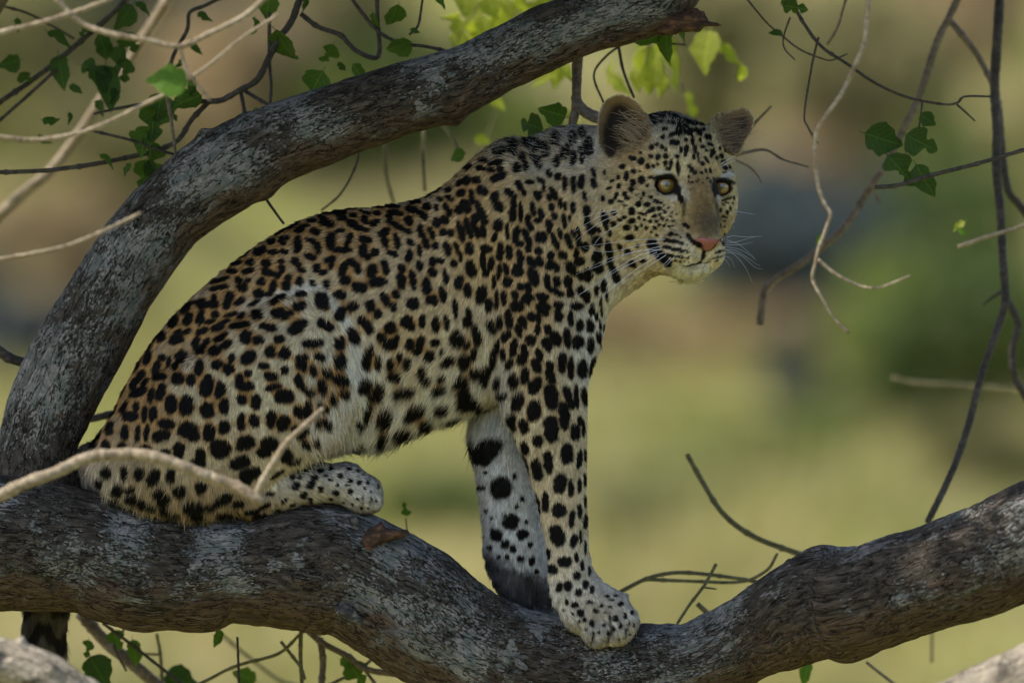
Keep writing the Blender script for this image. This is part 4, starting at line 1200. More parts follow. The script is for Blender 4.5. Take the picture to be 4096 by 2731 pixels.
# spots, tile by tile: x y half-width half-height turn
F6 = 1568 / 600.0
tile(spots, 300, 1200, F6, """1400 50 105 40 -8;1290 20 45 30;1200 190 50 85 15;1040 210 85 55 -60;1180 70 90 40 -40;1330 190 45 75 15;1430 220 60 28 -10;1490 140 45 40 30;1510 290 75 28 -10;
1350 320 75 32 -25;1080 400 85 55 -20;1190 320 60 30 -20;1090 340 60 35 -50;1290 430 45 65 30;1330 510 75 55 -15;1400 410 45 25 -20;1500 520 75 45 -35;1540 400 60 30 -20;910 370 60 60;790 400 90 50 -40;
760 470 60 60 -40;770 590 45 75 25;630 650 60 100 25;870 700 45 90 15;915 790 70 45 -10;995 640 30 70 10;930 590 40 40 -40;1130 580 65 75 30;1080 660 35 70 20;1325 690 48 80 15;1110 810 70 70;1245 820 50 65 10;
1510 660 65 45 -25;700 780 75 45 -50;640 870 45 80 30;690 950 110 50 -20;755 850 35 60 30;480 900 60 130 30;835 980 38 85 12;930 950 45 100 18;1035 1070 65 95 5;1195 1080 75 110 10;1405 890 65 110 20;1540 920 50 90 10;
545 1100 40 75 20;610 1190 90 55;680 1100 35 60 10;760 1170 35 85 8;850 1170 45 85 8;1415 1130 75 85;380 1130 60 90 30;990 1270 95 50 5;940 1390 100 60 -20;1215 1340 110 90 10;1270 1400 60 60;1430 1360 65 95 5;
400 1320 50 80 10;555 1360 45 80 8;690 1370 30 90 5;785 1360 35 90 8;240 1380 60 70 20;360 1500 55 70 10;530 1520 60 60;770 1530 70 50;1120 1520 60 60;1510 1490 80 60 -20;190 1480 50 60""", 1.07)
tile(spots, 800, 800, F6, """1045 460 45 95 5;1190 430 75 35 25;1255 500 38 75 -10;1175 590 70 40 15;1390 430 55 100 5;1480 320 55 28 -10;1470 520 100 35 5;1555 480 30 60;1225 330 60 40 10;1060 310 60 40 -15;1110 270 60 25 -10;
1340 245 85 40 10;1180 210 60 25;1380 120 120 35 -8;1300 190 60 25 20;1490 170 80 35 30;960 260 110 40 -25;850 310 100 35 -25;900 390 60 30 -10;760 430 55 35 -10;880 440 45 30 20;640 530 80 50 -25;780 540 70 32;900 540 50 30 10;
450 560 110 35 -30;300 640 110 40 -32;710 660 50 45;720 750 70 45 20;820 780 50 35;880 720 45 50;870 640 45 28;540 645 50 40 10;400 655 60 28 -20;350 740 60 35;520 735 75 35 -8;1030 650 65 45 40;1090 730 60 32 15;
1380 620 65 40 -15;1250 710 45 55 10;1310 750 60 30;1395 680 30 50 20;1540 840 50 40;660 850 45 45;640 970 65 50 -15;790 900 45 75 20;740 980 50 30;460 900 65 55 20;420 830 50 35 20;525 830 35 30;220 830 110 28 -18;220 910 110 32 -12;
930 900 50 60 10;950 820 45 45 -20;1070 850 40 60 5;1210 880 45 45 -15;1350 880 40 55;150 1080 70 50;50 1070 50 60;170 1020 40 50;330 1000 50 55 20;310 1080 45 60 20;440 1050 70 40 -35;30 1220 45 90 15;180 1190 45 40 -20;130 1260 60 25 -10;
350 1190 80 25 -15;270 1270 75 30 -25;210 1320 75 35 -20;590 1070 80 25 -25;460 1200 55 35 -30;625 1190 60 60 -15;450 1300 110 35 -10;840 1040 95 45 -25;1080 1000 65 35 5;1070 1130 75 50 -20;850 1180 80 50 -15;940 1210 70 45 -15;
1300 1060 80 95 5;1480 990 65 38 20;1470 1190 60 60 10;1520 1120 70 30 -10;740 1320 95 42 10;1050 1330 110 55 -25;1320 1300 90 55 30;510 1420 65 75 20;640 1450 65 50 -10;860 1440 60 45;1190 1480 110 45 -3;1460 1480 65 65;
260 1420 80 30 -30;310 1500 75 40 -30;100 1470 50 30 -40;50 1530 60 40 -30;40 1360 60 30 -15""", 1.07)
tile(spots, 800, 1350, F6, """180 120 75 45 -35;770 130 65 65;910 150 60 70 20;540 190 95 60 -35;1080 190 65 45 -10;1080 270 60 50 10;1200 310 45 60 -20;1270 180 65 45 15;1340 340 45 65 -20;1465 220 65 80 -10;1470 400 65 55 20;1530 420 40 50;
210 260 65 40 -20;360 200 38 55 15;325 310 60 65 25;700 280 60 45;910 320 45 50 5;770 390 75 50 5;30 300 40 80 5;90 520 60 75 15;110 420 40 55 10;245 530 60 65 20;440 440 50 80 5;530 360 40 40;510 490 90 50 -8;1060 430 50 80 -10;1110 500 70 40 40;1175 540 45 45;
790 500 90 38 -15;900 600 105 75;1290 480 45 90 -10;1400 600 35 80 -5;1520 550 60 50 30;105 730 70 80 10;280 700 55 80;465 630 50 60;610 650 55 75;1050 750 55 70 -5;1140 720 45 100 5;1270 660 40 40;1330 700 40 40;135 970 60 90 8;285 920 60 70;
455 850 45 95 3;595 850 50 75 -3;765 830 55 95 8;890 870 65 90 15;1250 850 40 60 10;1340 860 50 70 -20;1010 940 45 50 -20;1090 960 50 80 30;240 1140 105 100 -20;500 1070 105 75 -25;440 1280 110 75 -20;740 1090 95 80 -10;690 1170 80 60 -20;920 1200 80 70 -50;
540 1400 120 70 -20;500 1470 50 70;1120 1080 50 50;1000 1260 80 30 -30;820 1400 90 25 -35;1230 1060 35 60;30 1230 60 100""", 1.07)
tile(spots, 1350, 700, F6, """1300 185 55 45 -10;1180 240 50 35 25;1080 250 40 32 20;1170 150 45 30 -20;960 200 50 30 -20;1050 150 60 30 -25;950 330 50 45 10;1050 340 30 40;1370 60 40 50;1290 80 50 30 -30;1465 60 50 38 -20;1540 170 60 45 20;1420 220 30 75 -12;
1150 330 35 40 -20;1185 390 35 45;1280 370 45 50 -20;1350 320 55 70 -25;1510 360 35 80 -15;850 380 130 30 30;920 440 45 40;760 370 60 22 30;830 280 60 30 -10;560 320 120 28 8;430 320 80 28 5;300 390 70 22 15;430 400 50 28 -5;620 400 90 35 8;560 460 40 60 -10;
760 480 45 60 -30;650 540 110 32 30;750 585 55 28 5;150 340 80 25;60 390 60 35;180 420 45 32;60 450 55 35 10;170 510 70 40 15;270 565 90 30 10;300 470 40 50 -20;390 510 50 35;430 490 35 28;40 585 60 25 -5;145 660 35 60 10;100 780 85 30;310 680 75 42 10;290 790 45 75 5;
330 850 50 35 20;410 810 50 45 -20;500 600 75 45 -25;510 700 40 80 -25;590 820 65 35 20;640 690 35 85 -15;780 700 45 32 15;765 840 42 75 8;875 790 28 70 -10;870 940 38 60 -5;890 590 40 80 -10;940 710 40 70 -25;1000 610 35 75 -25;1040 740 40 40;1050 500 45 60 -20;
1130 470 55 45 30;1120 600 45 40 20;1200 600 35 42;1300 590 38 115 -15;1360 500 35 50 -10;1400 610 30 55 -10;1440 520 35 100 -12;1470 440 30 50 -10;1480 600 28 55 -8;1540 580 30 65 -12;1165 770 40 80 -15;1260 760 30 70 -15;1300 850 20 60;1230 915 38 50;1390 760 45 60 10;
1010 900 42 50 -5;1090 890 45 40 30;1010 1010 45 50 -30;1140 1060 30 80 -5;1405 970 50 90 -12;80 980 45 85 20;170 910 60 40 30;230 970 35 60 -10;110 1090 65 45 -15;250 1165 85 60 10;380 1000 55 75 10;520 960 40 80 -15;440 1110 100 55 -5;690 970 45 55 -10;680 1100 50 90 -10;
805 1090 40 110 -10;945 1150 50 90 5;1110 1240 38 85 -15;1000 1300 75 55 25;1280 1110 48 80 15;1370 1200 38 70 -5;1510 1230 45 110 20;520 1290 50 75 -25;630 1240 45 50 -10;600 1370 42 50 10;800 1340 70 60 -5;55 1240 60 50 10;180 1360 65 50 -35;40 1450 50 65 20;360 1360 55 65;440 1440 45 55 -10;1240 1380 32 100 -8""", 1.07)
tile(spots, 1350, 1250, F6, """310 100 105 55 40;350 160 60 50;570 150 65 65 -10;740 90 75 70 20;780 140 50 50;1040 110 45 90 3;895 80 40 75 5;1155 100 32 90 -8;1390 70 45 60;170 230 55 100 -30;40 300 45 80;340 370 55 65 10;300 480 50 90;430 490 45 80 10;480 250 60 55;570 320 90 60 -10;640 260 35 45;
770 320 55 65;880 310 45 90 15;850 390 50 40 -20;1040 300 50 50 -40;980 430 60 60 10;1110 390 30 40 30;1265 260 80 90 20;1360 300 40 60 20;1170 490 85 50 -35;1340 470 60 75 20;1430 400 40 80 10;1480 220 40 90 -10;670 450 35 45;570 520 50 70;750 520 50 70 -10;620 640 75 65;
900 590 45 70 20;940 680 60 55 -20;1110 660 50 40 -20;1080 780 85 55 -15;1280 690 42 90 25;1340 820 80 70 -25;40 480 50 90 -10;40 680 100 50 20;290 730 65 95 15;430 790 80 110 10;370 840 60 50;720 800 120 60 -12;1110 980 80 55 -10;1400 950 130 45 -5;840 990 115 80 -25;770 1060 60 50;
520 1060 90 115 15;320 1010 45 110 10;960 1150 85 80 -20;720 1260 95 100 10;1250 1110 120 45 -5;500 1300 55 110 15;280 1370 45 60 10;150 1420 50 40;1520 1030 60 80;250 1140 60 40 20;1460 600 70 60""", 1.03)
tile(spots, 1850, 550, F6, """230 235 55 35;200 320 55 32 5;380 160 60 55 10;520 40 70 35 25;530 150 70 40 50;360 270 90 35 -10;310 345 55 30 10;410 330 45 40;70 300 50 35 -20;60 440 50 55 20;160 450 50 45 -20;20 560 30 35;390 420 100 45 -20;215 555 60 50 10;115 620 35 85 -10;580 330 50 55 20;670 310 35 55 -10;640 220 40 50;
810 270 55 60;920 370 35 50 -10;1000 260 38 60 5;700 60 60 70 30;890 110 60 60;1090 150 50 60;1165 230 40 80 8;1260 150 50 50;1255 240 28 50;760 200 45 50 10;350 640 48 75 5;390 720 65 55 20;510 590 75 38 30;545 690 35 60 -10;530 800 42 90 10;605 510 40 60 -25;650 580 25 40;710 470 55 25;830 450 55 30 30;860 530 20 50;
795 605 50 55 -10;615 780 28 105 -3;740 750 32 80 -8;825 795 35 60 -15;795 865 40 35 10;915 630 28 40;960 590 35 85 -20;935 730 30 50 -10;970 820 38 45 -10;1030 690 28 60;1080 720 22 50;1010 410 40 45;1080 480 32 85 3;1165 500 32 95;1245 470 40 80 5;1375 490 35 55 -15;1370 380 25 60 -15;1280 620 25 60 -10;1160 740 28 65 5;1300 770 40 65 5;
60 720 55 80 -20;190 740 45 90 -15;235 840 45 75 -15;70 930 30 110 -12;20 1010 30 90;150 830 32 50 -8;150 960 35 100 -15;225 980 32 75 -10;380 920 55 70 25;345 1040 35 60 10;475 980 24 95;690 870 35 70 -5;720 940 35 45;560 1020 38 90 8;600 1110 50 40 10;590 960 30 40;680 1050 40 110 -20;690 1150 35 50;820 1040 65 65 20;910 900 45 50 10;905 960 28 50;
1065 880 30 80 -5;1120 840 20 40;1020 1000 28 60 -15;970 1090 35 100 -25;795 1180 45 48;85 1155 50 65 5;250 1160 65 45 10;220 1290 35 110 -3;305 1310 35 80 10;250 1400 45 50;400 1190 45 100 5;495 1200 40 80 -5;605 1250 42 85 -8;925 1225 40 45 -20;1050 1230 55 45;1190 1210 30 60;725 1295 45 70 -35;810 1290 40 60 -20;920 1330 55 60 25;990 1360 35 50;
95 1360 58 100 -8;385 1400 28 90 8;455 1370 30 70 -10;580 1380 65 75 -20;475 1500 55 60 10;740 1450 60 100 -20;1140 1370 50 90 -35;1225 1290 65 50 -25;1300 880 40 55;1350 960 50 60 10;1410 1080 65 60 20;1420 970 30 30;1410 1240 60 70 30;1410 1360 60 60 20;1280 1140 45 55;1310 1430 50 80 -10;1540 1190 30 70;1210 1090 35 60 -15;1110 1080 35 90 -20;1160 1000 30 50 -10;1215 1000 25 70 -15;
1490 880 30 110 -15;985 1500 38 60;1095 1500 50 65 -5;880 1500 35 90 -3;1240 1440 45 50;620 1550 50 40;330 1500 25 80;1480 1530 30 70""", 1.05)
tile(spots, 1850, 1100, F6, """60 150 45 75;80 400 35 80 -8;60 470 50 55;205 190 60 110 15;280 290 50 75 10;365 210 22 75;365 290 30 50;440 230 38 80 -5;550 200 40 55 -10;575 310 70 65 15;690 130 40 60 -10;680 235 60 65 35;960 160 110 35 25;1120 170 40 60;830 220 75 45 20;840 330 80 65 20;870 390 35 40;1005 300 55 45 10;1000 410 50 75;1190 310 70 50;1125 440 32 85 -3;1220 510 40 70 5;
1250 170 55 70 -35;1300 220 45 60;1350 350 40 70 5;1330 510 48 75 -8;1475 110 32 60;1400 150 28 50;1510 210 20 60;1450 270 18 70;1400 420 25 45;1455 380 15 50;1435 500 18 60;1480 530 20 40;395 470 35 85 3;490 440 42 110 -3;630 480 48 75 -20;585 570 38 75 -20;310 510 45 90 -20;720 430 50 55 -20;795 440 30 80 -5;785 560 38 60;440 630 40 60;490 600 28 50;540 740 48 95 12;710 670 60 65 -5;
890 560 40 60 -20;970 650 60 80 -30;885 710 55 80 -25;1090 640 42 110 -8;1200 680 60 75 5;1330 720 42 90;1420 640 35 70 -15;1470 710 28 60 10;650 780 38 70 -15;625 860 60 65;800 820 42 75 -20;770 930 50 85 -30;490 900 50 65 5;425 800 28 70;1040 900 50 110;1130 950 35 130;1245 960 52 100;1360 940 45 110 20;910 930 40 55 -10;920 1040 50 85 -25;540 1070 60 80;655 1030 50 90 5;770 1130 60 95 20;720 1190 40 40;
410 1220 75 45 -5;580 1300 65 110 5;930 1260 75 140 -5;750 1400 75 115 5;1095 1230 45 110 -20;1145 1330 30 60;1185 1250 28 130 -5;1270 1250 35 100 -5;1055 1430 60 130 -8;510 1490 50 90 -15;640 1540 55 70 -5;920 1530 80 70;1220 1510 30 60;30 880 70 80;150 600 40 120 -8;20 1080 60 80;250 1020 60 110 10;70 1290 110 70 10;320 850 40 120 5;370 1080 35 80 15;370 720 30 80;250 1420 60 50""", 1.05)
tile(spots, 1600, 1500, 1568 / 1200.0, """600 20 30 30;700 50 35 45 10;790 100 38 70 -8;880 110 20 65 -10;960 100 15 40;925 110 8 60;615 130 35 55 5;705 175 35 55 10;855 220 28 65 -8;585 240 22 50 -18;650 260 26 40 -5;790 280 40 65;915 290 28 45 -10;955 270 10 50;720 335 30 32;580 320 18 35 -15;650 370 24 40 -15;870 400 38 55;935 430 16 55 8;965 410 8 35;
775 445 28 65 -5;715 480 32 60 -8;640 465 32 65 -15;835 555 35 60 15;890 580 18 50 3;935 570 12 42;963 540 8 40;655 625 20 55 -20;710 670 24 65 -10;760 655 22 60;830 695 38 40 5;895 740 18 50 3;935 700 14 40;965 650 8 35;965 755 14 40 5;820 825 40 60 -20;905 855 20 38 12;940 835 9 40;965 890 8 40;860 960 40 32 20;795 1000 28 28;918 940 14 28;948 980 12 32;985 1010 10 28;920 1035 20 25;
770 920 22 30;830 1095 20 28 10;875 1085 24 28 -5;930 1120 20 22;965 1080 18 25;1000 1105 14 24;868 1170 12 16;910 1185 20 18;990 1170 18 12;940 1225 20 22;1000 1280 18 20;960 1260 12 14;1020 1215 18 12 20;1045 1190 12 10;1075 1140 18 8;1090 1195 14 8;1120 1255 16 22;1145 1180 18 14;1170 1245 10 16;1145 1295 12 18;1205 1225 10 14;1190 1280 10 12;1065 1225 10 8;1135 1365 6 8;1160 1358 5 7;1120 1140 14 6;1100 1160 14 6;1035 1325 8 9;1060 1290 14 10;1010 1330 10 8;970 1310 9 9;1080 1330 9 12;1110 1310 10 14;1175 1320 8 10;1195 1340 7 8;1090 1250 9 12;930 1270 9 8;900 1230 8 8;1215 1290 7 12;850 1210 8 8""", 1.0)
tile(spots_far, 1600, 1500, 1568 / 1200.0, """375 370 25 45;460 380 90 60 -35;430 440 50 30;530 580 58 62;425 580 28 14;380 505 12 25;580 755 45 42 10;505 825 38 38;640 825 32 30;550 875 24 26;590 900 18 24;680 880 16 20;690 965 20 26;630 950 24 18;712 1020 14 14;400 660 16 12;450 700 14 10;610 680 12 14;480 740 10 12;660 760 12 14;450 500 16 10;600 520 14 20;640 640 12 18;560 940 12 12;470 890 16 14;520 940 12 12;400 780 14 16;430 840 14 12;370 440 14 24""", 1.0)
tile(spots, 0, 1600, 2352 / 1700.0, """1770 385 22 14 10;1830 375 18 10;1740 420 24 18;1720 460 24 28 15;1640 465 26 22 -10;1680 515 24 24 -20;1775 485 18 20;1860 505 22 18;1940 500 18 18;1885 415 20 14 20;1940 440 16 14;1990 450 14 16;1830 435 18 10;1800 410 16 10;1620 420 16 16;1575 545 26 14 -40;1620 570 20 12 -30;1715 550 16 20;1500 505 30 14 -10;2035 450 10 14;2090 470 6 14;1980 385 14 8;1930 375 16 8;2005 405 10 7;1925 465 18 7;1690 385 18 10;2080 550 10 8;1980 540 10 10;2010 535 6 14;1530 600 24 12;1440 625 40 14;2050 500 8 9;2020 480 9 10;2060 540 7 9;1900 560 10 8;1950 570 9 8;2040 590 8 8;1830 540 14 10;1790 570 12 9;2000 590 8 9;1870 460 12 10;1660 420 14 9""", 1.0)
tile(spots, 300, 1700, 2.94, """400 510 60 70 10;290 640 55 55 20;620 520 40 80;800 530 60 70 20;960 570 60 90 30;550 690 70 50 30;690 710 60 50;1150 560 60 80 5;1050 780 100 70 30;1260 730 75 70;1510 690 70 60;740 840 70 60;820 880 60 60;500 880 90 40 20;1420 930 110 90;1090 960 70 50 20;1770 840 110 60 -20;2240 920 80 30 -25;2170 1040 80 25 -20;1260 290 55 90 10;1100 290 60 40;1470 430 90 60""", 1.15)
tile(spots, 0, 0, 1.0, """700 2042 34 16 8;800 2052 30 16;905 2046 32 15 -6;1010 2036 34 13 -8;610 2012 30 18 20;540 1985 30 20 15;850 2010 28 16;960 2005 24 16;480 1955 26 20;660 1990 24 20;760 2015 22 14""", 1.0)
# nape
tile(spots, 0, 0, 1.0, """2150 578 24 30;2230 560 20 32;2295 556 20 36;2060 588 26 24;2355 590 20 44;2190 610 22 26;2260 615 20 30;2010 600 24 18;2330 530 18 26""", 1.0)
# head
F5 = 3.136
tile(spots, 2200, 350, F5, """1030 905 50 28 15;1135 945 38 42;905 1005 35 30 -10;1250 890 30 28;1345 900 32 36 20;1440 890 34 34 20;1435 975 28 32;1500 990 22 55 5;1470 1045 30 20 30;1220 1015 28 35 -10;1285 1010 20 25;1340 985 20 20;1045 1070 30 28 10;1120 1070 18 15;955 1120 32 60 8;855 1140 28 26;1140 1180 42 50;780 1180 30 18 -20;1040 1215 32 40 -5;1020 1295 32 40;865 1250 26 32 10;1210 1255 18 22;1165 1350 22 32 -15;935 1345 32 28;970 1400 38 28 20;830 1370 25 45 15;885 1435 35 12;765 1430 38 32;
1250 1390 28 24;1105 1470 32 30 10;1210 1480 38 26;1305 1435 22 22;1350 1465 25 20;1280 1540 35 25 -20;1360 1525 30 20;1135 1410 16 25 -20;1085 1365 12 16;1265 770 28 32 20;1330 740 25 20 -20;1395 770 25 28;1440 805 18 22;1410 655 32 22 -15;1430 555 35 26;1530 720 35 28;1520 630 40 20 -30;1130 840 22 15;950 1490 25 15;680 1080 15 35;740 1270 35 15 -20;660 1400 25 40;760 820 40 60 10""", 1.2)
tile(spots, 2600, 350, F5, """165 555 30 25;270 620 50 22 -35;305 725 48 32 10;370 810 22 38 5;325 890 32 26 -10;440 800 28 50 15;425 870 18 30;345 580 45 60;420 590 20 45;435 690 22 25;490 590 40 50 20;610 600 40 35 20;720 650 45 30 15;610 690 22 28;740 740 42 18 30;640 770 30 22 20;770 835 32 40 -20;690 815 18 20;745 880 22 25;690 930 18 50 -35;640 975 25 30 -10;470 1005 28 20 -15;500 1055 28 35 20;335 1030 25 90 -5;545 1095 25 30 20;625 1090 20 18;680 1065 16 30 -15;735 1065 16 35 -12;
470 1145 18 24 15;700 1160 18 14;735 1195 12 25;555 1205 12 20;505 1215 15 20;465 1210 10 16;585 1180 10 18;640 1215 12 10;775 1165 12 20;880 885 28 30;820 905 22 26;900 950 35 20 -20;920 1020 40 25 15;860 790 18 25;915 1080 30 10 -10;1000 1010 18 25;525 1290 10 12;480 1300 9 10;520 690 22 60;545 800 25 50;530 890 18 40;590 930 16 36 -15;580 860 14 30;60 350 60 60;200 310 70 40;140 380 50 30;290 380 60 40 20;250 470 50 30;380 440 50 35 20;340 500 40 30;470 450 50 40 15;560 480 45 30;650 490 50 25;430 520 40 30;560 560 35 30;660 560 35 25;100 460 60 22 -15;40 430 40 25""", 1.2)
tile(spots, 2300, 750, F5, """715 305 42 42;790 220 30 32;900 230 35 26 -5;960 295 42 26 -20;910 315 25 18 -20;1055 280 28 22 -20;815 335 28 18;870 345 28 15;985 370 32 22 -15;1055 355 22 20;1085 400 25 22;715 430 48 35;935 435 22 25;1010 430 22 20;800 390 22 18;865 410 18 18;1110 485 22 20;1045 475 22 18;995 515 26 24;1150 425 22 15;1125 325 22 20;650 510 42 32 10;770 515 30 28;690 630 58 32 8;560 410 32 18;620 380 30 18;490 335 35 25 15;485 460 28 35;395 390 30 55 -15;440 580 25 40 -10;830 480 18 25;890 515 18 22;950 575 15 20;1020 610 20 16 30;
1190 600 32 24;1255 610 18 18;1300 635 14 14;1210 430 22 12;1170 500 18 14;1215 490 14 12;1190 375 18 10;1205 330 18 14;1260 345 16 10;1160 270 18 12;1100 300 18 14;1070 210 20 16;1030 200 20 20;990 180 20 18;1110 240 14 10;1150 675 45 28 10;1220 690 35 25 10;1300 705 45 20 15;1375 740 14 10;1150 765 70 22 18;1260 795 70 26 12;1340 805 40 16 10;1390 825 14 8;1440 840 10 6;1180 865 60 18 15;1290 885 60 14 8;1390 895 18 10;1455 910 10 6;1240 930 20 12;1300 935 18 14;1350 938 12 10;1410 945 10 8;1405 880 8 6;1455 870 8 6;
960 715 55 55;990 770 55 60;1050 850 50 50 40;1110 910 50 40 40;1160 960 45 40 30;730 960 50 35 30;660 800 40 35;560 740 30 40;790 740 25 20;860 920 35 20;430 790 40 110 -12;470 1000 35 110 -25;520 1110 45 70 -20""", 1.25)
tile(spots, 2550, 700, F5, """575 640 25 20;605 665 25 18 40;400 755 28 22;470 765 20 16;515 795 12 12;1085 775 14 35;1060 860 30 25 -40;1010 970 60 16 -20;990 1040 70 10 -18;970 1085 25 8 -20;885 1075 10 10;1020 655 10 25;1080 660 10 12;1150 430 18 25;1110 360 35 10 20;1060 380 25 12 30;1110 480 20 25;1060 530 20 14 20;1080 590 15 12;1110 310 60 14 -20;1200 300 14 25;1180 360 12 16;1020 460 18 25 20;1100 545 14 14;690 1132 80 8 -10;760 1108 25 14""", 1.3)
def blur(a, r, n=3):
    for _ in range(n):
        for ax in (0, 1):
            pad = [(0, 0), (0, 0)]; pad[ax] = (r + 1, r)
            c = np.cumsum(np.pad(a, pad, mode='edge'), axis=ax)
            if ax == 0: a = (c[2 * r + 1:] - c[:-2 * r - 1]) / (2 * r + 1)
            else: a = (c[:, 2 * r + 1:] - c[:, :-2 * r - 1]) / (2 * r + 1)
    return a.astype(np.float32)

def idw(pts, vals, X, Y, p=3.0):
    pts = np.asarray(pts, float) * VK; vals = np.asarray(vals, float)
    acc = np.zeros(X.shape + (vals.shape[1],)); ws = np.zeros(X.shape)
    for (x, y), v in zip(pts, vals):
        w = 1.0 / ((X - x) ** 2 + (Y - y) ** 2 + 400.0) ** (p / 2)
        acc += w[..., None] * v; ws += w
    return acc / ws[..., None]

# base colour of the coat at control points (view px)
BASE = [((900, 500), (.37, .275, .155)), ((620, 600), (.35, .26, .15)), ((400, 760), (.34, .25, .145)), ((300, 950), (.34, .25, .15)), ((1100, 420), (.36, .26, .14)), ((950, 740), (.48, .375, .235)), ((800, 640), (.46, .37, .24)), ((1050, 620), (.45, .34, .20)),
        ((900, 980), (.58, .55, .51)), ((1020, 920), (.55, .52, .46)), ((950, 860), (.52, .45, .34)), ((620, 880), (.53, .465, .33)), ((480, 880), (.50, .43, .30)), ((450, 1020), (.49, .41, .28)), ((620, 1040), (.50, .42, .30)), ((720, 720), (.52, .455, .335)),
        ((350, 1130), (.37, .29, .19)), ((450, 1170), (.29, .215, .145)), ((265, 1150), (.42, .37, .31)), ((780, 980), (.54, .49, .45)), ((820, 870), (.60, .57, .52)), ((800, 1120), (.43, .405, .36)), ((700, 1120), (.44, .39, .31)), ((560, 1175), (.28, .205, .135)), ((860, 1130), (.44, .415, .38)),
        ((1250, 480), (.43, .32, .175)), ((1300, 560), (.46, .36, .21)), ((1250, 350), (.36, .33, .27)), ((1330, 330), (.36, .34, .30)), ((1180, 560), (.45, .345, .20)), ((1220, 700), (.45, .34, .195)), ((1180, 620), (.45, .33, .18)), ((1385, 740), (.60, .58, .55)), ((1390, 650), (.55, .51, .46)), ((1370, 850), (.56, .53, .48)), ((1130, 760), (.50, .44, .34)), ((1120, 900), (.48, .46, .44)),
        ((1260, 900), (.50, .42, .285)), ((1290, 1000), (.51, .42, .28)), ((1300, 1150), (.52, .43, .30)), ((1290, 1290), (.52, .45, .35)), ((1280, 1370), (.46, .44, .41)), ((1380, 1400), (.40, .36, .31)), ((1430, 1440), (.40, .37, .34)), ((1350, 1440), (.32, .30, .285)),
        ((1600, 340), (0.387, 0.322, 0.188)), ((1540, 300), (0.306, 0.278, 0.216)), ((1450, 400), (0.396, 0.296, 0.152)), ((1450, 500), (0.495, 0.409, 0.256)), ((1480, 560), (0.504, 0.418, 0.280)), ((1440, 600), (0.450, 0.383, 0.304)), ((1560, 380), (0.468, 0.400, 0.256)), ((1610, 400), (0.360, 0.270, 0.136)), ((1608, 480), (0.261, 0.191, 0.092)), ((1620, 530), (0.198, 0.157, 0.088)), ((1610, 510), (0.216, 0.161, 0.080)),
        ((1540, 560), (0.378, 0.287, 0.152)), ((1560, 590), (0.522, 0.444, 0.288)), ((1600, 610), (0.540, 0.470, 0.336)), ((1640, 600), (0.522, 0.452, 0.320)), ((1585, 632), (0.594, 0.566, 0.504)), ((1560, 470), (0.324, 0.261, 0.152)), ((1530, 500), (0.468, 0.392, 0.248)), ((1680, 470), (0.432, 0.374, 0.248)), ((1670, 540), (0.396, 0.322, 0.200)), ((1440, 350), (0.270, 0.196, 0.104))]
low_x, low_y = np.meshgrid(np.arange(0, MW, 8) * MS, np.arange(0, MH, 8) * MS)
bl = idw([b[0] for b in BASE], [b[1] for b in BASE], low_x, low_y, 3.2)
yi = np.clip((np.arange(MH) / 8), 0, bl.shape[0] - 1.001); xi = np.clip(np.arange(MW) / 8, 0, bl.shape[1] - 1.001)
y0 = yi.astype(int); x0 = xi.astype(int); fy = (yi - y0)[:, None, None]; fx = (xi - x0)[None, :, None]
coat = ((bl[y0][:, x0] * (1 - fx) + bl[y0][:, x0 + 1] * fx) * (1 - fy) + (bl[y0 + 1][:, x0] * (1 - fx) + bl[y0 + 1][:, x0 + 1] * fx) * fy).astype(np.float32)
coat *= np.array((1.24, 1.20, 1.13), np.float32)
coat *= (1 + 0.10 * value_noise((MH, MW), 22, 8) + 0.08 * value_noise((MH, MW), 7, 9))[..., None]

def paint(x, y, rx, ry, ang, col, ox=0, oy=0, f=1.0, soft=0.4, strength=1.0):
    m = np.zeros((MH, MW), np.float32)
    blob(m, ox + x / f, oy + y / f, rx / f, ry / f, ang, soft, strength)
    coat[:] = coat * (1 - m[..., None]) + np.array(col, np.float32) * m[..., None]

# tawny middles of the rosettes: where spots crowd round a gap, on the body only
dens = blur(spots, 9)
body_w = np.clip((2380 - MX) / 120, 0, 1) * np.clip((1900 - MY) / 250, 0, 1) * np.clip((2100 - MY + (2050 - MX) * 0.6) / 300, 0, 1)
tan_w = np.clip((dens - 0.46 + 0.09 * np.clip((1750 - MX) / 300, 0, 1)) / 0.16, 0, 1) * body_w * (0.95 - 0.5 * np.clip((MX - 1750) / 200, 0, 1))
coat = coat * (1 - tan_w[..., None]) + np.array((.44, .25, .09), np.float32) * tan_w[..., None]
# rump and spine darker tawny near the outline come from the hairs' own dark tips (below)
# pale hair edge along the front of the thigh
edge = V((560, 705), (640, 678), (735, 664), (790, 728), (824, 810), (836, 880), (830, 950), (800, 1005))
ec_ = catmull(edge, 26)
for k in range(25):
    mx_, my_ = (ec_[k] + ec_[k + 1]) / 2
    an_ = math.degrees(math.atan2(ec_[k + 1][1] - ec_[k][1], ec_[k + 1][0] - ec_[k][0]))
    paint(mx_, my_, 44, 18, an_, (.66, .64, .58), soft=0.8, strength=0.2 + 0.5 * min(1.0, k / 14.0))
# fine speckle in the short hair of face and paws
sp = value_noise((MH, MW), 3, 61) * 0.6 + value_noise((MH, MW), 6, 62) * 0.5
hd = np.maximum(np.clip((MX - 2420) / 60, 0, 1) * (MY < 1150), np.maximum((MY > 2280) * 0.9, ((MY > 1840) & (MX > 1080) & (MX < 1600)) * 0.9))
SPECK = (1 + 0.42 * sp * hd)[..., None].astype(np.float32)
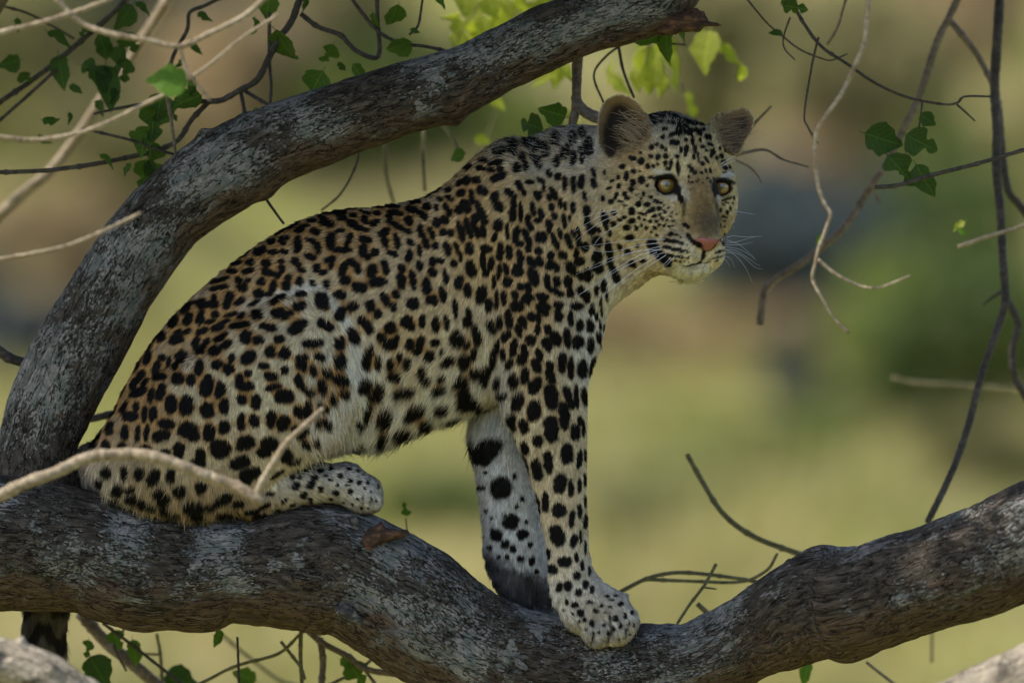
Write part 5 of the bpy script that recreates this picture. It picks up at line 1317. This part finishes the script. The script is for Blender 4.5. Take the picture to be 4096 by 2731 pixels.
# face markings, and shade lines painted beside the nose bridge
WHITE = (.56, .54, .47)
for a in ((150, 1092, 130, 34, 14), (960, 1110, 85, 34, -12)):
    paint(*a, WHITE, 2600, 350, F5, 0.5)
for a in ((570, 240, 48, 120, -22), (420, 300, 80, 35, 15), (990, 335, 34, 62, 5), (1050, 300, 70, 16, -22)):
    paint(*a, (.50, .455, .37), 2550, 700, F5, 0.5)
paint(1340, 1330, 110, 16, 35, (.56, .48, .34), 2200, 350, F5, 0.4)
paint(800, 420, 150, 290, -3, (.18, .118, .05), 2550, 700, F5, 0.85, 0.95)
paint(610, 960, 250, 140, 8, (.60, .52, .38), 2550, 700, F5, 0.8, 0.7)
paint(960, 980, 120, 110, 0, (.56, .48, .35), 2550, 700, F5, 0.8, 0.6)
paint(800, 130, 150, 160, 0, (.31, .205, .085), 2550, 700, F5, 0.8, 0.7)
paint(840, 650, 170, 140, 0, (.12, .088, .048), 2550, 700, F5, 0.9, 0.9)
paint(870, 640, 90, 80, 0, (.075, .062, .042), 2550, 700, F5, 0.95, 0.5)
paint(566, 430, 24, 130, 6, (.06, .042, .024), 2550, 700, F5, 0.8, 0.85)  # tear line, darkened to shade the near side of the bridge
paint(972, 430, 20, 140, -8, (.05, .036, .02), 2550, 700, F5, 0.8, 0.85)  # shade line painted down the far side of the bridge
paint(700, 1180, 240, 60, 3, (.74, .73, .71), 2550, 700, F5, 0.4)
paint(700, 1165, 150, 28, 0, (.30, .29, .28), 2550, 700, F5, 0.9, 0.6)
# shade in the creases between the toes, painted into the coat
for a in ((2436, 2480, 7, 46, -8), (2430, 2540, 8, 34, 22), (2366, 2545, 5, 26, 10), (2500, 2520, 5, 30, 12), (1482, 1996, 4, 20, 8), (1452, 2012, 4, 18, 6)):
    paint(*a, (.05, .045, .04), soft=0.6, strength=0.85)
coat *= SPECK
BLACK = (.010, .0095, .009)
k3 = spots[..., None]
coat = coat * (1 - k3) + np.array(BLACK, np.float32) * k3
# eye rims, tear marks, nostril wing, mouth
SKIN = (.008, .007, .007)
for (ex, ey, ra, rb_) in EYES:
    paint(ex, ey, ra + 11, rb_ + 8, 0, SKIN, soft=0.12)
for a in ((1265, 1150, 55, 26, 10),):
    paint(*a, SKIN, 2200, 350, F5, 0.2)
for a in ((475, 205, 66, 70, 20), (520, 300, 38, 78, -18), (955, 240, 30, 70, 8), (1160, 100, 66, 26, 12), (300, 45, 130, 24, -4), (1060, 80, 100, 18, 6)):
    paint(*a, SKIN, 2550, 700, F5, 0.25)
for a in ((618, 785, 34, 50, -15), (672, 855, 66, 32, 45), (745, 890, 58, 44, 20), (800, 1000, 30, 85, 4), (782, 1068, 14, 40, 8), (905, 930, 80, 16, -38), (700, 1128, 90, 11, -9), (600, 1148, 60, 9, 3), (850, 1105, 40, 9, -20), (1010, 830, 12, 26, 20)):
    paint(*a, SKIN, 2550, 700, F5, 0.2)
for a in ((1281, 1235, 13, 42, 4), (1306, 1296, 13, 40, -32), (1365, 1350, 44, 12, 36), (1445, 1388, 44, 11, 18)):
    paint(*a, (.46, .385, .25), 2200, 350, F5, 0.35)
paint(1120, 262, 62, 10, -28, (.42, .36, .26), 2550, 700, F5, 0.35)
NOSE = np.array([(2550 + x / F5, 700 + y / F5) for x, y in ((690, 818), (740, 800), (830, 806), (900, 822), (1005, 812), (990, 850), (930, 905), (880, 955), (840, 962), (800, 955), (792, 905), (770, 862), (720, 846))])
nm = in_poly(MX, MY, NOSE) & (MX > NOSE[:, 0].min()) & (MX < NOSE[:, 0].max())
coat[nm] = (.27, .085, .07)
# inner side of the far front leg
coat_far = np.full((MH, MW, 3), (.56, .555, .545), np.float32)
coat_far = coat_far * (1 - 0.45 * np.clip((1960 - MX + (MY - 1700) * 0.06) / 90, 0, 1)[..., None]) + np.array((.30, .235, .15), np.float32) * 0.45 * np.clip((1960 - MX + (MY - 1700) * 0.06) / 90, 0, 1)[..., None]
coat_far = coat_far.astype(np.float32)
coat_far *= (1 + 0.14 * value_noise((MH, MW), 40, 18) + 0.16 * value_noise((MH, MW), 8, 19))[..., None]
sole = np.clip(in_poly(MX, MY, np.array([(1600 + x / 1.3067, 1500 + y / 1.3067) for x, y in ((400, 870), (480, 925), (575, 985), (660, 1025), (740, 1050), (800, 1080), (820, 1260), (600, 1240), (430, 1120), (340, 940))])).astype(np.float32), 0, 1)
sole = np.clip(blur(sole, 10) * 1.6 - 0.3 + 0.30 * value_noise((MH, MW), 10, 45) + 0.2 * value_noise((MH, MW), 4, 46), 0, 1)
sole = sole[..., None]
coat_far = coat_far * (1 - sole) + (np.array((.10, .098, .10), np.float32) * (1 + 0.6 * value_noise((MH, MW), 16, 44))[..., None]) * sole
k3 = spots_far[..., None]
coat_far = coat_far * (1 - k3) + np.array(BLACK, np.float32) * k3
# ears
EAR_D, EAR_T, EAR_R = (.035, .026, .020), (.24, .165, .09), (.27, .185, .095)
m_e = in_poly(MX, MY, near_ear)
de = poly_dist(MX[::4, ::4], MY[::4, ::4], near_ear).repeat(4, 0).repeat(4, 1)[:MH, :MW]
w = np.where(m_e, np.clip((de - 14) / 26, 0, 1), 0)
low_part = np.clip((MY - 585) / 60, 0, 1)
ec = np.array(EAR_R)[None, None] * (1 - w[..., None]) + np.array(EAR_D)[None, None] * w[..., None]
rt = np.clip((MX - 2500) / 60, 0, 1) * w
ec = ec * (1 - 0.75 * rt[..., None]) + np.array((.20, .14, .075)) * 0.75 * rt[..., None]
mm = (m_e * (1 - low_part))[..., None]
coat = (coat * (1 - mm) + ec * mm).astype(np.float32)
paint(2440, 545, 34, 62, 10, EAR_D, soft=0.5); paint(2445, 600, 22, 34, 15, EAR_D, soft=0.4)
m_e = in_poly(MX, MY, far_ear)
de = poly_dist(MX[::4, ::4], MY[::4, ::4], far_ear).repeat(4, 0).repeat(4, 1)[:MH, :MW]
w = np.where(m_e, np.clip((de - 10) / 26, 0, 1) * np.clip((MX - 2905) / 50, 0, 1), 0)
ec = np.array((.23, .155, .085))[None, None] * (1 - w[..., None]) + np.array((.06, .044, .034))[None, None] * w[..., None]
mm = (m_e * np.clip((MX - 2850) / 40, 0, 1))[..., None]
coat = (coat * (1 - mm) + ec * mm).astype(np.float32)

def sample(mp, x, y):
    i = np.clip(x / MS, 0, MW - 1.01); j = np.clip(y / MS, 0, MH - 1.01)
    i0 = i.astype(int); j0 = j.astype(int); fx = i - i0; fy = j - j0
    if mp.ndim == 3: fx = fx[:, None]; fy = fy[:, None]
    return (mp[j0, i0] * (1 - fx) + mp[j0, i0 + 1] * fx) * (1 - fy) + (mp[j0 + 1, i0] * (1 - fx) + mp[j0 + 1, i0 + 1] * fx) * fy

def tail_mask(p):
    return (p[:, 1] > 1960) & (p[:, 0] < 700) & (p[:, 2] < -190)

def is_far_leg(p):
    return (p[:, 1] > 1640) & (p[:, 2] < 10) & (p[:, 0] > 1840) & (p[:, 0] < 2330)

def coat_color(p):
    c = sample(coat, p[:, 0], p[:, 1])
    fl = is_far_leg(p)
    c[fl] = sample(coat_far, p[fl, 0], p[fl, 1])
    tl = tail_mask(p)
    q = p[tl]
    band = np.sin(q[:, 1] * 0.045 + 1.5 * np.sin(q[:, 0] * 0.05)) + 0.6 * np.sin(q[:, 0] * 0.11 + q[:, 1] * 0.02)
    w = np.clip(band * 2 + 0.7, 0, 1)[:, None]
    c[tl] = np.array((.12, .105, .085)) * (1 - w) + np.array((.025, .022, .02)) * w
    return c

# ------------------------------------------------------------------ body mesh
leopard_me = mesh_np('leopard', to_world(bco), bq[:, ::-1])
vcol = coat_color(bco)
ca_ = leopard_me.color_attributes.new('coat', 'FLOAT_COLOR', 'POINT')
ca_.data.foreach_set('color', np.hstack([vcol * 0.8, np.ones((len(vcol), 1))]).astype(np.float32).ravel())
t = NT('leopard_skin')
at = t.n('Attribute', attribute_name='coat')
MAT_SKIN = t.done(t.principled(at.outputs['Color'], 0.75, None, 0.15).outputs[0])
leopard = link('leopard', leopard_me, MAT_SKIN)
tag(leopard, 'spotted leopard sitting upright on the lower limb looking right', 'leopard')
# make sure the faces look outwards
nv = np.zeros((len(bco), 3))
q = bq[:, ::-1]
wco = to_world(bco)
fn = np.cross(wco[q[:, 2]] - wco[q[:, 0]], wco[q[:, 3]] - wco[q[:, 1]])
for a in range(4):
    np.add.at(nv, q[:, a], fn)
nv /= np.linalg.norm(nv, axis=1)[:, None] + 1e-12
if (nv * (wco - wco.mean(0))).sum() < 0:
    nv = -nv; fn = -fn
    leopard_me.flip_normals()

# ------------------------------------------------------------------ fur
FLOW = [((1000, 470), (-1, .25)), ((850, 520), (-1, .2)), ((650, 580), (-.85, .55)), ((450, 720), (-.75, .7)), ((320, 900), (-.45, .9)), ((240, 1050), (-.2, 1)), ((1120, 420), (-.8, .5)), ((900, 680), (-.75, .65)), ((1000, 620), (-.6, .8)), ((1050, 760), (-.45, .9)),
        ((950, 830), (-.6, .8)), ((900, 960), (-.45, .9)), ((1030, 920), (-.5, .85)), ((1100, 850), (-.3, 1)), ((700, 700), (-.3, -.5)), ((620, 760), (-.5, .5)), ((780, 760), (.4, .5)), ((830, 860), (.35, .9)), ((700, 860), (-.05, 1)), ((600, 900), (-.1, 1)), ((480, 900), (-.15, 1)), ((400, 1050), (-.1, 1)),
        ((560, 1060), (.05, 1)), ((680, 1000), (.25, 1)), ((760, 1010), (.4, .9)), ((450, 1170), (-.1, 1)), ((300, 1130), (-.3, 1)), ((700, 1110), (.8, .5)), ((800, 1110), (1, .35)), ((870, 1140), (.8, .7)),
        ((1200, 350), (-.7, -.35)), ((1300, 320), (-.6, -.6)), ((1250, 420), (-.6, .6)), ((1200, 520), (-.4, .9)), ((1300, 520), (-.35, .9)), ((1380, 480), (-.5, .85)), ((1130, 620), (-.15, 1)), ((1220, 700), (-.1, 1)), ((1330, 680), (-.05, 1)), ((1390, 720), (.1, 1)), ((1360, 860), (.1, 1)), ((1240, 880), (-.1, 1)),
        ((1290, 1000), (0, 1)), ((1290, 1200), (.05, 1)), ((1290, 1320), (.15, 1)), ((1340, 1400), (.5, .85)), ((1420, 1420), (.7, .7)), ((1150, 1100), (-.1, 1)), ((1180, 1300), (-.05, 1)),
        ((1560, 290), (-.1, -1)), ((1620, 300), (.1, -1)), ((1600, 380), (0, -1)), ((1570, 380), (-.3, -.9)), ((1520, 400), (-.7, -.6)), ((1470, 430), (-1, -.1)), ((1440, 500), (-1, .3)), ((1480, 540), (-1, .25)), ((1520, 500), (-.9, .2)), ((1500, 600), (-.8, .6)), ((1430, 580), (-.6, .8)), ((1560, 470), (-.8, .3)),
        ((1610, 470), (0, -1)), ((1625, 520), (0, -1)), ((1545, 590), (-.9, .35)), ((1590, 600), (-.7, .6)), ((1640, 590), (.6, .6)), ((1580, 640), (-.1, 1)), ((1675, 480), (.7, .3)), ((1670, 420), (.6, -.6)), ((1660, 350), (.4, -.9)), ((1430, 280), (-.2, -1)), ((1400, 330), (-.7, .3)), ((1470, 300), (-.8, -.3)), ((1690, 280), (.6, -.4))]
LEN = [((900, 480), 42), ((600, 570), 42), ((350, 800), 42), ((950, 700), 44), ((900, 960), 110), ((1020, 940), 100), ((780, 1000), 90), ((760, 720), 60), ((820, 850), 80), ((600, 900), 46), ((450, 1000), 48), ((400, 1160), 80), ((280, 1140), 70), ((800, 1110), 34), ((860, 1150), 38), ((1250, 330), 70), ((1130, 380), 46), ((1300, 500), 42), ((1200, 600), 40),
       ((1130, 720), 68), ((1120, 850), 84), ((1230, 750), 40), ((1380, 740), 60), ((1360, 860), 50), ((1290, 950), 36), ((1290, 1150), 30), ((1280, 1290), 34), ((1380, 1420), 34), ((1120, 1100), 62), ((1140, 1320), 60), ((1560, 280), 62), ((1620, 290), 56), ((1600, 380), 22), ((1520, 420), 26), ((1440, 480), 44), ((1430, 560), 50), ((1500, 520), 30), ((1480, 600), 46), ((1610, 470), 20), ((1620, 540), 17),
       ((1560, 580), 16), ((1600, 600), 14), ((1580, 640), 70), ((1670, 470), 20), ((1660, 580), 14), ((1430, 250), 14), ((1700, 260), 14), ((1420, 330), 30)]

def make_fur(n_front, n_back):
    g = np.random.default_rng(99)
    tri = np.vstack([q[:, [0, 1, 2]], q[:, [0, 2, 3]]])
    A = bco[tri[:, 0]]; B = bco[tri[:, 1]]; C = bco[tri[:, 2]]
    area = np.linalg.norm(np.cross(B - A, C - A), axis=1) / 2
    nt = nv[tri].mean(1); facing = -nt[:, 1]                       # +1 towards the camera
    cen = (A + B + C) / 3
    face_w = np.where((cen[:, 0] > 2400) & (cen[:, 1] < 1130), 1.9, 1.0)
    wt = area * np.where(facing > -0.15, n_front, n_back) * face_w
    n = int(n_front + n_back)
    wt /= wt.sum()
    k = np.searchsorted(np.cumsum(wt), g.uniform(0, 1, n)).clip(0, len(tri) - 1)
    r1 = np.sqrt(g.uniform(0, 1, n)); r2 = g.uniform(0, 1, n)
    b0, b1, b2 = (1 - r1)[:, None], (r1 * (1 - r2))[:, None], (r1 * r2)[:, None]
    p = A[k] * b0 + B[k] * b1 + C[k] * b2
    nw = nv[tri[k, 0]] * b0 + nv[tri[k, 1]] * b1 + nv[tri[k, 2]] * b2
    nw /= np.linalg.norm(nw, axis=1)[:, None]
    # bare skin: eyes, nose pad
    keep = np.ones(n, bool)
    for (ex, ey, ra, rb_) in EYES:
        keep &= ~((((p[:, 0] - ex) / (ra + 7)) ** 2 + ((p[:, 1] - ey) / (rb_ + 6)) ** 2 < 1) & (p[:, 2] > 60))
    keep &= ~(in_poly(p[:, 0], p[:, 1], NOSE) & (p[:, 2] > 200))
    p, nw = p[keep], nw[keep]
    n = len(p)
    np_ = np.stack([nw[:, 0], -nw[:, 2], -nw[:, 1]], 1)             # normal in (x, y, t)
    fl = idw([f[0] for f in FLOW], [f[1] for f in FLOW], p[:, 0], p[:, 1], 3.0)
    tl = tail_mask(p); fl[tl] = (0.0, 1.0)
    # slow wander of the lie of the hair
    nz = value_noise((MH, MW), 26, 31), value_noise((MH, MW), 26, 32)
    a1 = sample(nz[0], p[:, 0], p[:, 1]) * 0.26 + g.normal(0, 0.11, n)
    c_, s_ = np.cos(a1), np.sin(a1)
    fl = np.stack([fl[:, 0] * c_ - fl[:, 1] * s_, fl[:, 0] * s_ + fl[:, 1] * c_], 1)
    f3 = np.stack([fl[:, 0], fl[:, 1], np.zeros(n)], 1)
    f3 /= np.linalg.norm(f3, axis=1)[:, None] + 1e-6
    f3 -= (f3 * np_).sum(1)[:, None] * np_
    f3 /= np.linalg.norm(f3, axis=1)[:, None] + 1e-6
    L = idw([l[0] for l in LEN], [[l[1]] for l in LEN], p[:, 0], p[:, 1], 3.4)[:, 0]
    L = np.where(L > 66, L * 0.70, L * 0.50)
    head = (p[:, 0] > 2390) & (p[:, 1] < 1140)
    L = np.where(head, L * 0.85, L)
    L[tl] = 44
    L *= np.clip(g.normal(1.0, 0.22, n), 0.45, 1.7)
    long_ = g.uniform(0, 1, n) < 0.035
    L[long_] *= 1.45
    for (ex, ey, ra, rb_) in EYES:
        dd = np.sqrt(((p[:, 0] - ex) / ra) ** 2 + ((p[:, 1] - ey) / rb_) ** 2)
        L *= np.clip((dd - 0.75) / 1.3, 0.22, 1)
    # clumping: hairs of one small cell lean together
    cs = 15.0
    key = (np.floor((p[:, 0] + 9 * np.sin(p[:, 1] / 17)) / cs).astype(int) * 4096 + np.floor((p[:, 1] + 9 * np.sin(p[:, 0] / 13)) / (cs * 1.4)).astype(int)) * 8 + np.clip((p[:, 2] + 500) / 130, 0, 7).astype(int)
    _, inv = np.unique(key, return_inverse=True)
    cnt = np.bincount(inv)
    cm = np.stack([np.bincount(inv, p[:, a]) / cnt for a in range(3)], 1)
    pull = (cm[inv] - p) * 0.34
    pull *= np.clip(L / 40, 0.25, 1.0)[:, None]
    lift = np.where(L > 40, 0.20, 0.27) * (1 + 0.3 * g.normal(0, 1, n)).clip(0.3, 2)
    lift = np.where((p[:, 0] > 2380) & (p[:, 1] < 1120), lift * 0.9, lift)
    us = np.array([0.0, 0.34, 0.68, 1.0])
    out = np.empty((n, 4, 3), np.float32)
    curl = g.normal(0, 0.10, (n, 3)) * L[:, None]
    for i, u in enumerate(us):
        rise = lift * (u ** 0.8 - 0.35 * u ** 2) * 1.35
        out[:, i] = p - np_ * 2.0 + L[:, None] * (np_ * rise[:, None] + f3 * (u * 0.93)) + pull * (u ** 1.5) + curl * u ** 2 + np.array([0, 1.0, 0]) * (0.10 * L * u ** 2)[:, None]
    # colour along each hair follows the coat under it, so the marks keep fuzzy but clear edges; every hair a little different
    jit = g.normal(0, 1.6, (n, 3)); jit[:, 2] = 0
    col4 = np.stack([coat_color(p + jit + (out[:, i] - p) * 0.62) for i in range(4)], 1)
    val = np.exp(g.normal(0, 0.22, n) + np.random.default_rng(12).normal(0, 0.11, len(cm))[inv])[:, None]
    warm = g.normal(0, 0.05, n)
    col = val * np.stack([1 + warm, np.ones(n), 1 - 1.4 * warm], 1)
    mid = col4[:, 1:3].mean(1)
    # guard hairs with dark tips along the spine: darker ridge
    spine = np.clip((np_[:, 1] * -1 - 0.35) / 0.4, 0, 1) * (p[:, 0] < 2300)
    dk = (g.uniform(0, 1, n) < 0.55 * spine)
    col[dk] *= 0.35
    col4 = col4 * col[:, None, :]
    light = (g.uniform(0, 1, n) < 0.04) & (mid.max(1) > 0.15)
    col4[light] = np.maximum(col4[light], np.array((.40, .36, .29)) * g.uniform(0.5, 1, (light.sum(), 1, 1)))
    # grizzled crown and nape: grey and black hairs mixed
    grz = np.maximum(np.clip((545 - p[:, 1]) / 60, 0, 1) * (p[:, 0] > 2560) * (p[:, 0] < 2900), 0.8 * np.clip((690 - p[:, 1]) / 110, 0, 1) * (p[:, 0] > 1930) * (p[:, 0] < 2390))
    r_ = g.uniform(0, 1, n)
    gl_ = r_ < 0.24 * grz
    col4[gl_] = np.array((.27, .245, .20)) * g.uniform(0.5, 1.5, (gl_.sum(), 1, 1))
    bk_ = r_ > 1 - 0.10 * grz
    col4[bk_] = 0.012
    rad = np.where(L < 20, 0.95, 1.2) * np.clip(g.normal(1, 0.2, n), 0.6, 1.5) * U
    return out, np.clip(col4, 0.004, 0.85), nw, rad, p

def curves_object(name, pts, col, nrm, rad, mat, parent):
    n, k, _ = pts.shape
    cu = bpy.data.hair_curves.new(name)
    cu.add_curves([k] * n)
    cu.attributes['position'].data.foreach_set('vector', to_world(pts).astype(np.float32).ravel())
    ra = cu.attributes.get('radius') or cu.attributes.new('radius', 'FLOAT', 'POINT')
    prof = np.array([1.0, 1.0, 0.75, 0.22]) if k == 4 else np.linspace(1, 0.25, k)
    ra.data.foreach_set('value', (np.asarray(rad).reshape(-1, 1) * prof[None]).astype(np.float32).ravel())
    if col.ndim == 2:
        col = np.repeat(col[:, None], k, 1)
    c = cu.attributes.new('hair_color', 'FLOAT_COLOR', 'POINT')
    c.data.foreach_set('color', np.concatenate([col, np.ones((n, k, 1))], 2).astype(np.float32).ravel())
    v = cu.attributes.new('skin_normal', 'FLOAT_VECTOR', 'CURVE')
    v.data.foreach_set('vector', np.asarray(nrm, np.float32).ravel())
    cu.materials.append(mat)
    o = bpy.data.objects.new(name, cu)
    COL.objects.link(o)
    o.parent = parent
    return o

t = NT('fur')
at = t.n('Attribute', attribute_name='hair_color')
an = t.n('Attribute', attribute_name='skin_normal')
df = t.n('BsdfDiffuse'); t.l(at.outputs['Color'], df.inputs['Color']); t.l(an.outputs['Vector'], df.inputs['Normal'])
gl = t.n('BsdfGlossy'); gl.inputs['Roughness'].default_value = 0.45; gl.inputs['Color'].default_value = (0.5, 0.5, 0.5, 1)
t.l(an.outputs['Vector'], gl.inputs['Normal'])
mx = t.n('MixShader'); mx.inputs[0].default_value = 0.006
t.l(df.outputs[0], mx.inputs[1]); t.l(gl.outputs[0], mx.inputs[2])
MAT_FUR = t.done(mx.outputs[0])

N_FRONT, N_BACK = 430000, 60000
fp, fc, fnm, fr, froot = make_fur(N_FRONT, N_BACK)
curves_object('fur', fp, fc, fnm, fr, MAT_FUR, leopard)

# ------------------------------------------------------------------ eyes, nose pad, whiskers, ear tufts
def surf_t(x, y, lo=-480):
    """front surface depth at a pixel"""
    d = (bco[:, 0] - x) ** 2 + (bco[:, 1] - y) ** 2
    k = d < 15 ** 2
    return float(bco[k, 2].max()) if k.any() else 0.0

t = NT('leopard_eye')
oc = t.n('TexCoord').outputs['Object']
sx = t.n('SeparateXYZ'); t.l(oc, sx.inputs[0])
rr = t.math('SQRT', t.math('ADD', t.math('MULTIPLY', sx.outputs['X'], sx.outputs['X']), t.math('MULTIPLY', sx.outputs['Y'], sx.outputs['Y'])))
ni = t.noise(t.mapping(oc, (1, 1, 0.2)), 9, 4, 0.6)
iris = t.ramp(t.math('ADD', rr, t.math('MULTIPLY', t.math('SUBTRACT', ni, 0.5), 0.12)), [(0.10, (.15, .115, .032)), (0.30, (.22, .155, .042)), (0.52, (.25, .145, .038)), (0.67, (.15, .07, .02)), (0.72, (.02, .014, .01)), (0.78, (.005, .004, .004))])
pup = t.step(rr, 0.13, 0.165)
eyec = t.mix(pup, (.004, .004, .004), iris)
pb = t.principled(eyec, 0.35, None, 0.3)
pb.inputs['Coat Weight'].default_value = 1.0
pb.inputs['Coat Roughness'].default_value = 0.03
pb.inputs['Coat IOR'].default_value = 1.8
MAT_EYE = t.done(pb.outputs[0])
bm = bmesh.new()
bmesh.ops.create_uvsphere(bm, u_segments=40, v_segments=24, radius=1.0)
for v in bm.verts:                                            # corneal bulge
    if v.co.z > 0.6: v.co.z += 0.10 * ((v.co.z - 0.6) / 0.4) ** 1.5
eye_me = bpy.data.meshes.new('eye'); bm.to_mesh(eye_me); bm.free()
for pgn in eye_me.polygons: pgn.use_smooth = True
eye_me.materials.append(MAT_EYE)
for i, (ex, ey, ra, rb_) in enumerate(EYES):
    et, er = EYE_T[i]
    o = bpy.data.objects.new('eye', eye_me); COL.objects.link(o)
    o.parent = leopard
    o.location = to_world(np.array([ex, ey, et]))
    gaze = Vector((0.10, -1.0, -0.02)) if i == 0 else Vector((0.02, -1.0, -0.02))
    o.rotation_euler = gaze.to_track_quat('Z', 'Y').to_euler()
    o.scale = (er * U,) * 3
    tag(o, 'amber eye with a small round pupil')

# nose pad: its own moist surface over the muzzle tip
ins = in_poly(bco[:, 0], bco[:, 1], NOSE) & (bco[:, 2] > 200)
def nose_mesh():
    xs = np.linspace(NOSE[:, 0].min(), NOSE[:, 0].max(), 30); ys = np.linspace(NOSE[:, 1].min(), NOSE[:, 1].max(), 24)
    near = bco[(bco[:, 2] > 200) & (np.abs(bco[:, 0] - NOSE[:, 0].mean()) < 110) & (np.abs(bco[:, 1] - NOSE[:, 1].mean()) < 90)]
    X, Y = np.meshgrid(xs, ys, indexing='ij')
    T = np.zeros_like(X)
    for i in range(X.shape[0]):
        for j in range(X.shape[1]):
            w = np.exp(-((near[:, 0] - X[i, j]) ** 2 + (near[:, 1] - Y[i, j]) ** 2) / (2 * 9.0 ** 2)) * np.exp((near[:, 2] - 400) / 25)
            T[i, j] = (w * near[:, 2]).sum() / (w.sum() + 1e-12)
    d = poly_dist(X, Y, NOSE); inn = in_poly(X, Y, NOSE)
    T = T + 2 + 5 * np.clip(d / 12, 0, 1) ** 0.5
    groove = np.exp(-((X - (NOSE[:, 0].mean() - 4 + (Y - 960) * -0.05)) / 3.0) ** 2) * np.clip((Y - 975) / 20, 0, 1)
    T = T - 5 * groove
    co = np.stack([X, Y, T], -1).reshape(-1, 3)
    i, j = np.meshgrid(np.arange(29), np.arange(23), indexing='ij')
    a = i * 24 + j
    f = np.stack([a, a + 24, a + 25, a + 1], -1).reshape(-1, 4)
    ok = inn.reshape(-1)
    f = f[ok[f].sum(1) >= 3]
    us, inv = np.unique(f, return_inverse=True)
    return mesh_np('nose', to_world(co[us]), inv.reshape(-1, 4))
t = NT('nose_pad')
co_ = t.n('NewGeometry').outputs['Position']
nn = t.noise(co_, 700, 3, 0.6)
colr = t.mix(nn, (.20, .058, .048), (.36, .125, .105))
MAT_NOSE = t.done(t.principled(colr, 0.42, t.bump(nn, 0.3, 0.001), 0.5).outputs[0])
tag(link('nose', nose_mesh(), MAT_NOSE, leopard), 'pink nose pad')

WHISK = []
def wh(ox, oy, pts, t0, t1):
    P2 = np.array([(ox + x / F5, oy + y / F5) for x, y in pts])
    c = catmull(P2, 14)
    WHISK.append(np.hstack([c, np.linspace(t0, t1, 14)[:, None]]))
for pts in (((1110, 665), (800, 670), (500, 700), (30, 765)), ((1050, 708), (760, 745), (550, 800), (380, 820), (220, 805), (90, 770)), ((1080, 745), (850, 800), (600, 850), (350, 930), (140, 1035)),
            ((1060, 790), (760, 815), (560, 880), (300, 990), (0, 1100)), ((1050, 790), (800, 860), (560, 990), (300, 1160), (0, 1390)), ((1010, 825), (700, 960), (450, 1090), (200, 1260), (-20, 1380)),
            ((1030, 870), (830, 980), (560, 1180), (330, 1370), (150, 1540)), ((1120, 860), (900, 1000), (640, 1170), (540, 1240)), ((1225, 880), (1150, 960), (1090, 1010)), ((1180, 890), (1110, 960), (1060, 1000)), ((1190, 800), (1000, 860), (880, 900))):
    wh(2300, 750, pts, 400, 420)
for pts in (((520, 290), (300, 330), (100, 395), (-20, 455)), ((530, 320), (300, 385), (120, 480), (-30, 580)), ((550, 355), (350, 430), (150, 560), (-20, 710)), ((610, 440), (450, 530), (300, 640), (170, 810))):
    wh(2300, 750, pts, 335, 390)
for pts in (((1100, 795), (1180, 775), (1300, 785), (1540, 780)), ((1095, 825), (1200, 850), (1350, 810), (1470, 780)), ((1090, 855), (1230, 870), (1350, 960), (1450, 1050)), ((1090, 885), (1260, 885), (1430, 850)), ((1080, 910), (1250, 940), (1400, 1020), (1465, 1080)),
            ((1070, 945), (1200, 955), (1380, 1060), (1460, 1120), (1515, 1140)), ((1060, 980), (1180, 1000), (1320, 1150), (1420, 1350)), ((1080, 950), (1280, 1020), (1450, 1160), (1550, 1190)), ((1050, 1020), (1150, 1060), (1200, 1170)), ((1020, 1040), (1100, 1090), (1140, 1180)), ((1180, 465), (1280, 480), (1450, 505)), ((1155, 540), (1165, 630), (1200, 690))):
    wh(2550, 700, pts, 300, 240)
for pts in (((870, 975), (1000, 900), (1110, 840)), ((860, 1020), (980, 960), (1080, 920))):
    wh(2600, 350, pts, 260, 230)
wk = np.array(WHISK)
curves_object('whiskers', wk, np.full((len(wk), 3), .78), np.tile([[-0.2, -0.7, 0.6]], (len(wk), 1)), np.full(len(wk), 1.05 * U), MAT_FUR, leopard)

# tufts of long pale hair in the ears
def tufts():
    g = np.random.default_rng(5)
    rows, cols = [], []
    for k in range(330):
        if k < 190:
            x, y = g.normal(2535, 24), g.normal(545, 48)
            if not in_poly(np.array(x), np.array(y), near_ear): continue
            t0 = surf_t(x, y); dx, dy = -0.8 + g.normal(0, .14), -0.45 + g.normal(0, .2); L = g.uniform(30, 80); base = np.array((.36, .27, .16))
        else:
            x, y = g.normal(2915, 26), g.normal(530, 34)
            if not in_poly(np.array(x), np.array(y), far_ear): continue
            t0 = surf_t(x, y); dx, dy = 0.95 + g.normal(0, .1), -0.2 + g.normal(0, .12); L = g.uniform(30, 80); base = np.array((.26, .19, .12))
        u = np.array([0, .34, .68, 1.0])[:, None]
        p0 = np.array([x, y, t0]); d = np.array([dx, dy, 0.35])
        cv = g.normal(0, 0.10, 3)
        rows.append(p0 + L * (u * d + u ** 2 * (cv + np.array([0, 0.10, -0.1]))))
        cols.append(base * g.uniform(0.6, 1.25))
    return np.array(rows), np.array(cols)
tp, tcol = tufts()
curves_object('ear_hair', tp, tcol, np.tile([[0.1, -0.9, 0.4]], (len(tp), 1)), np.full(len(tp), 0.9 * U), MAT_FUR, leopard)
print('SCRIPT SECONDS', round(time.time() - T_START, 1), 'body verts', len(bco), 'hairs', len(fp))
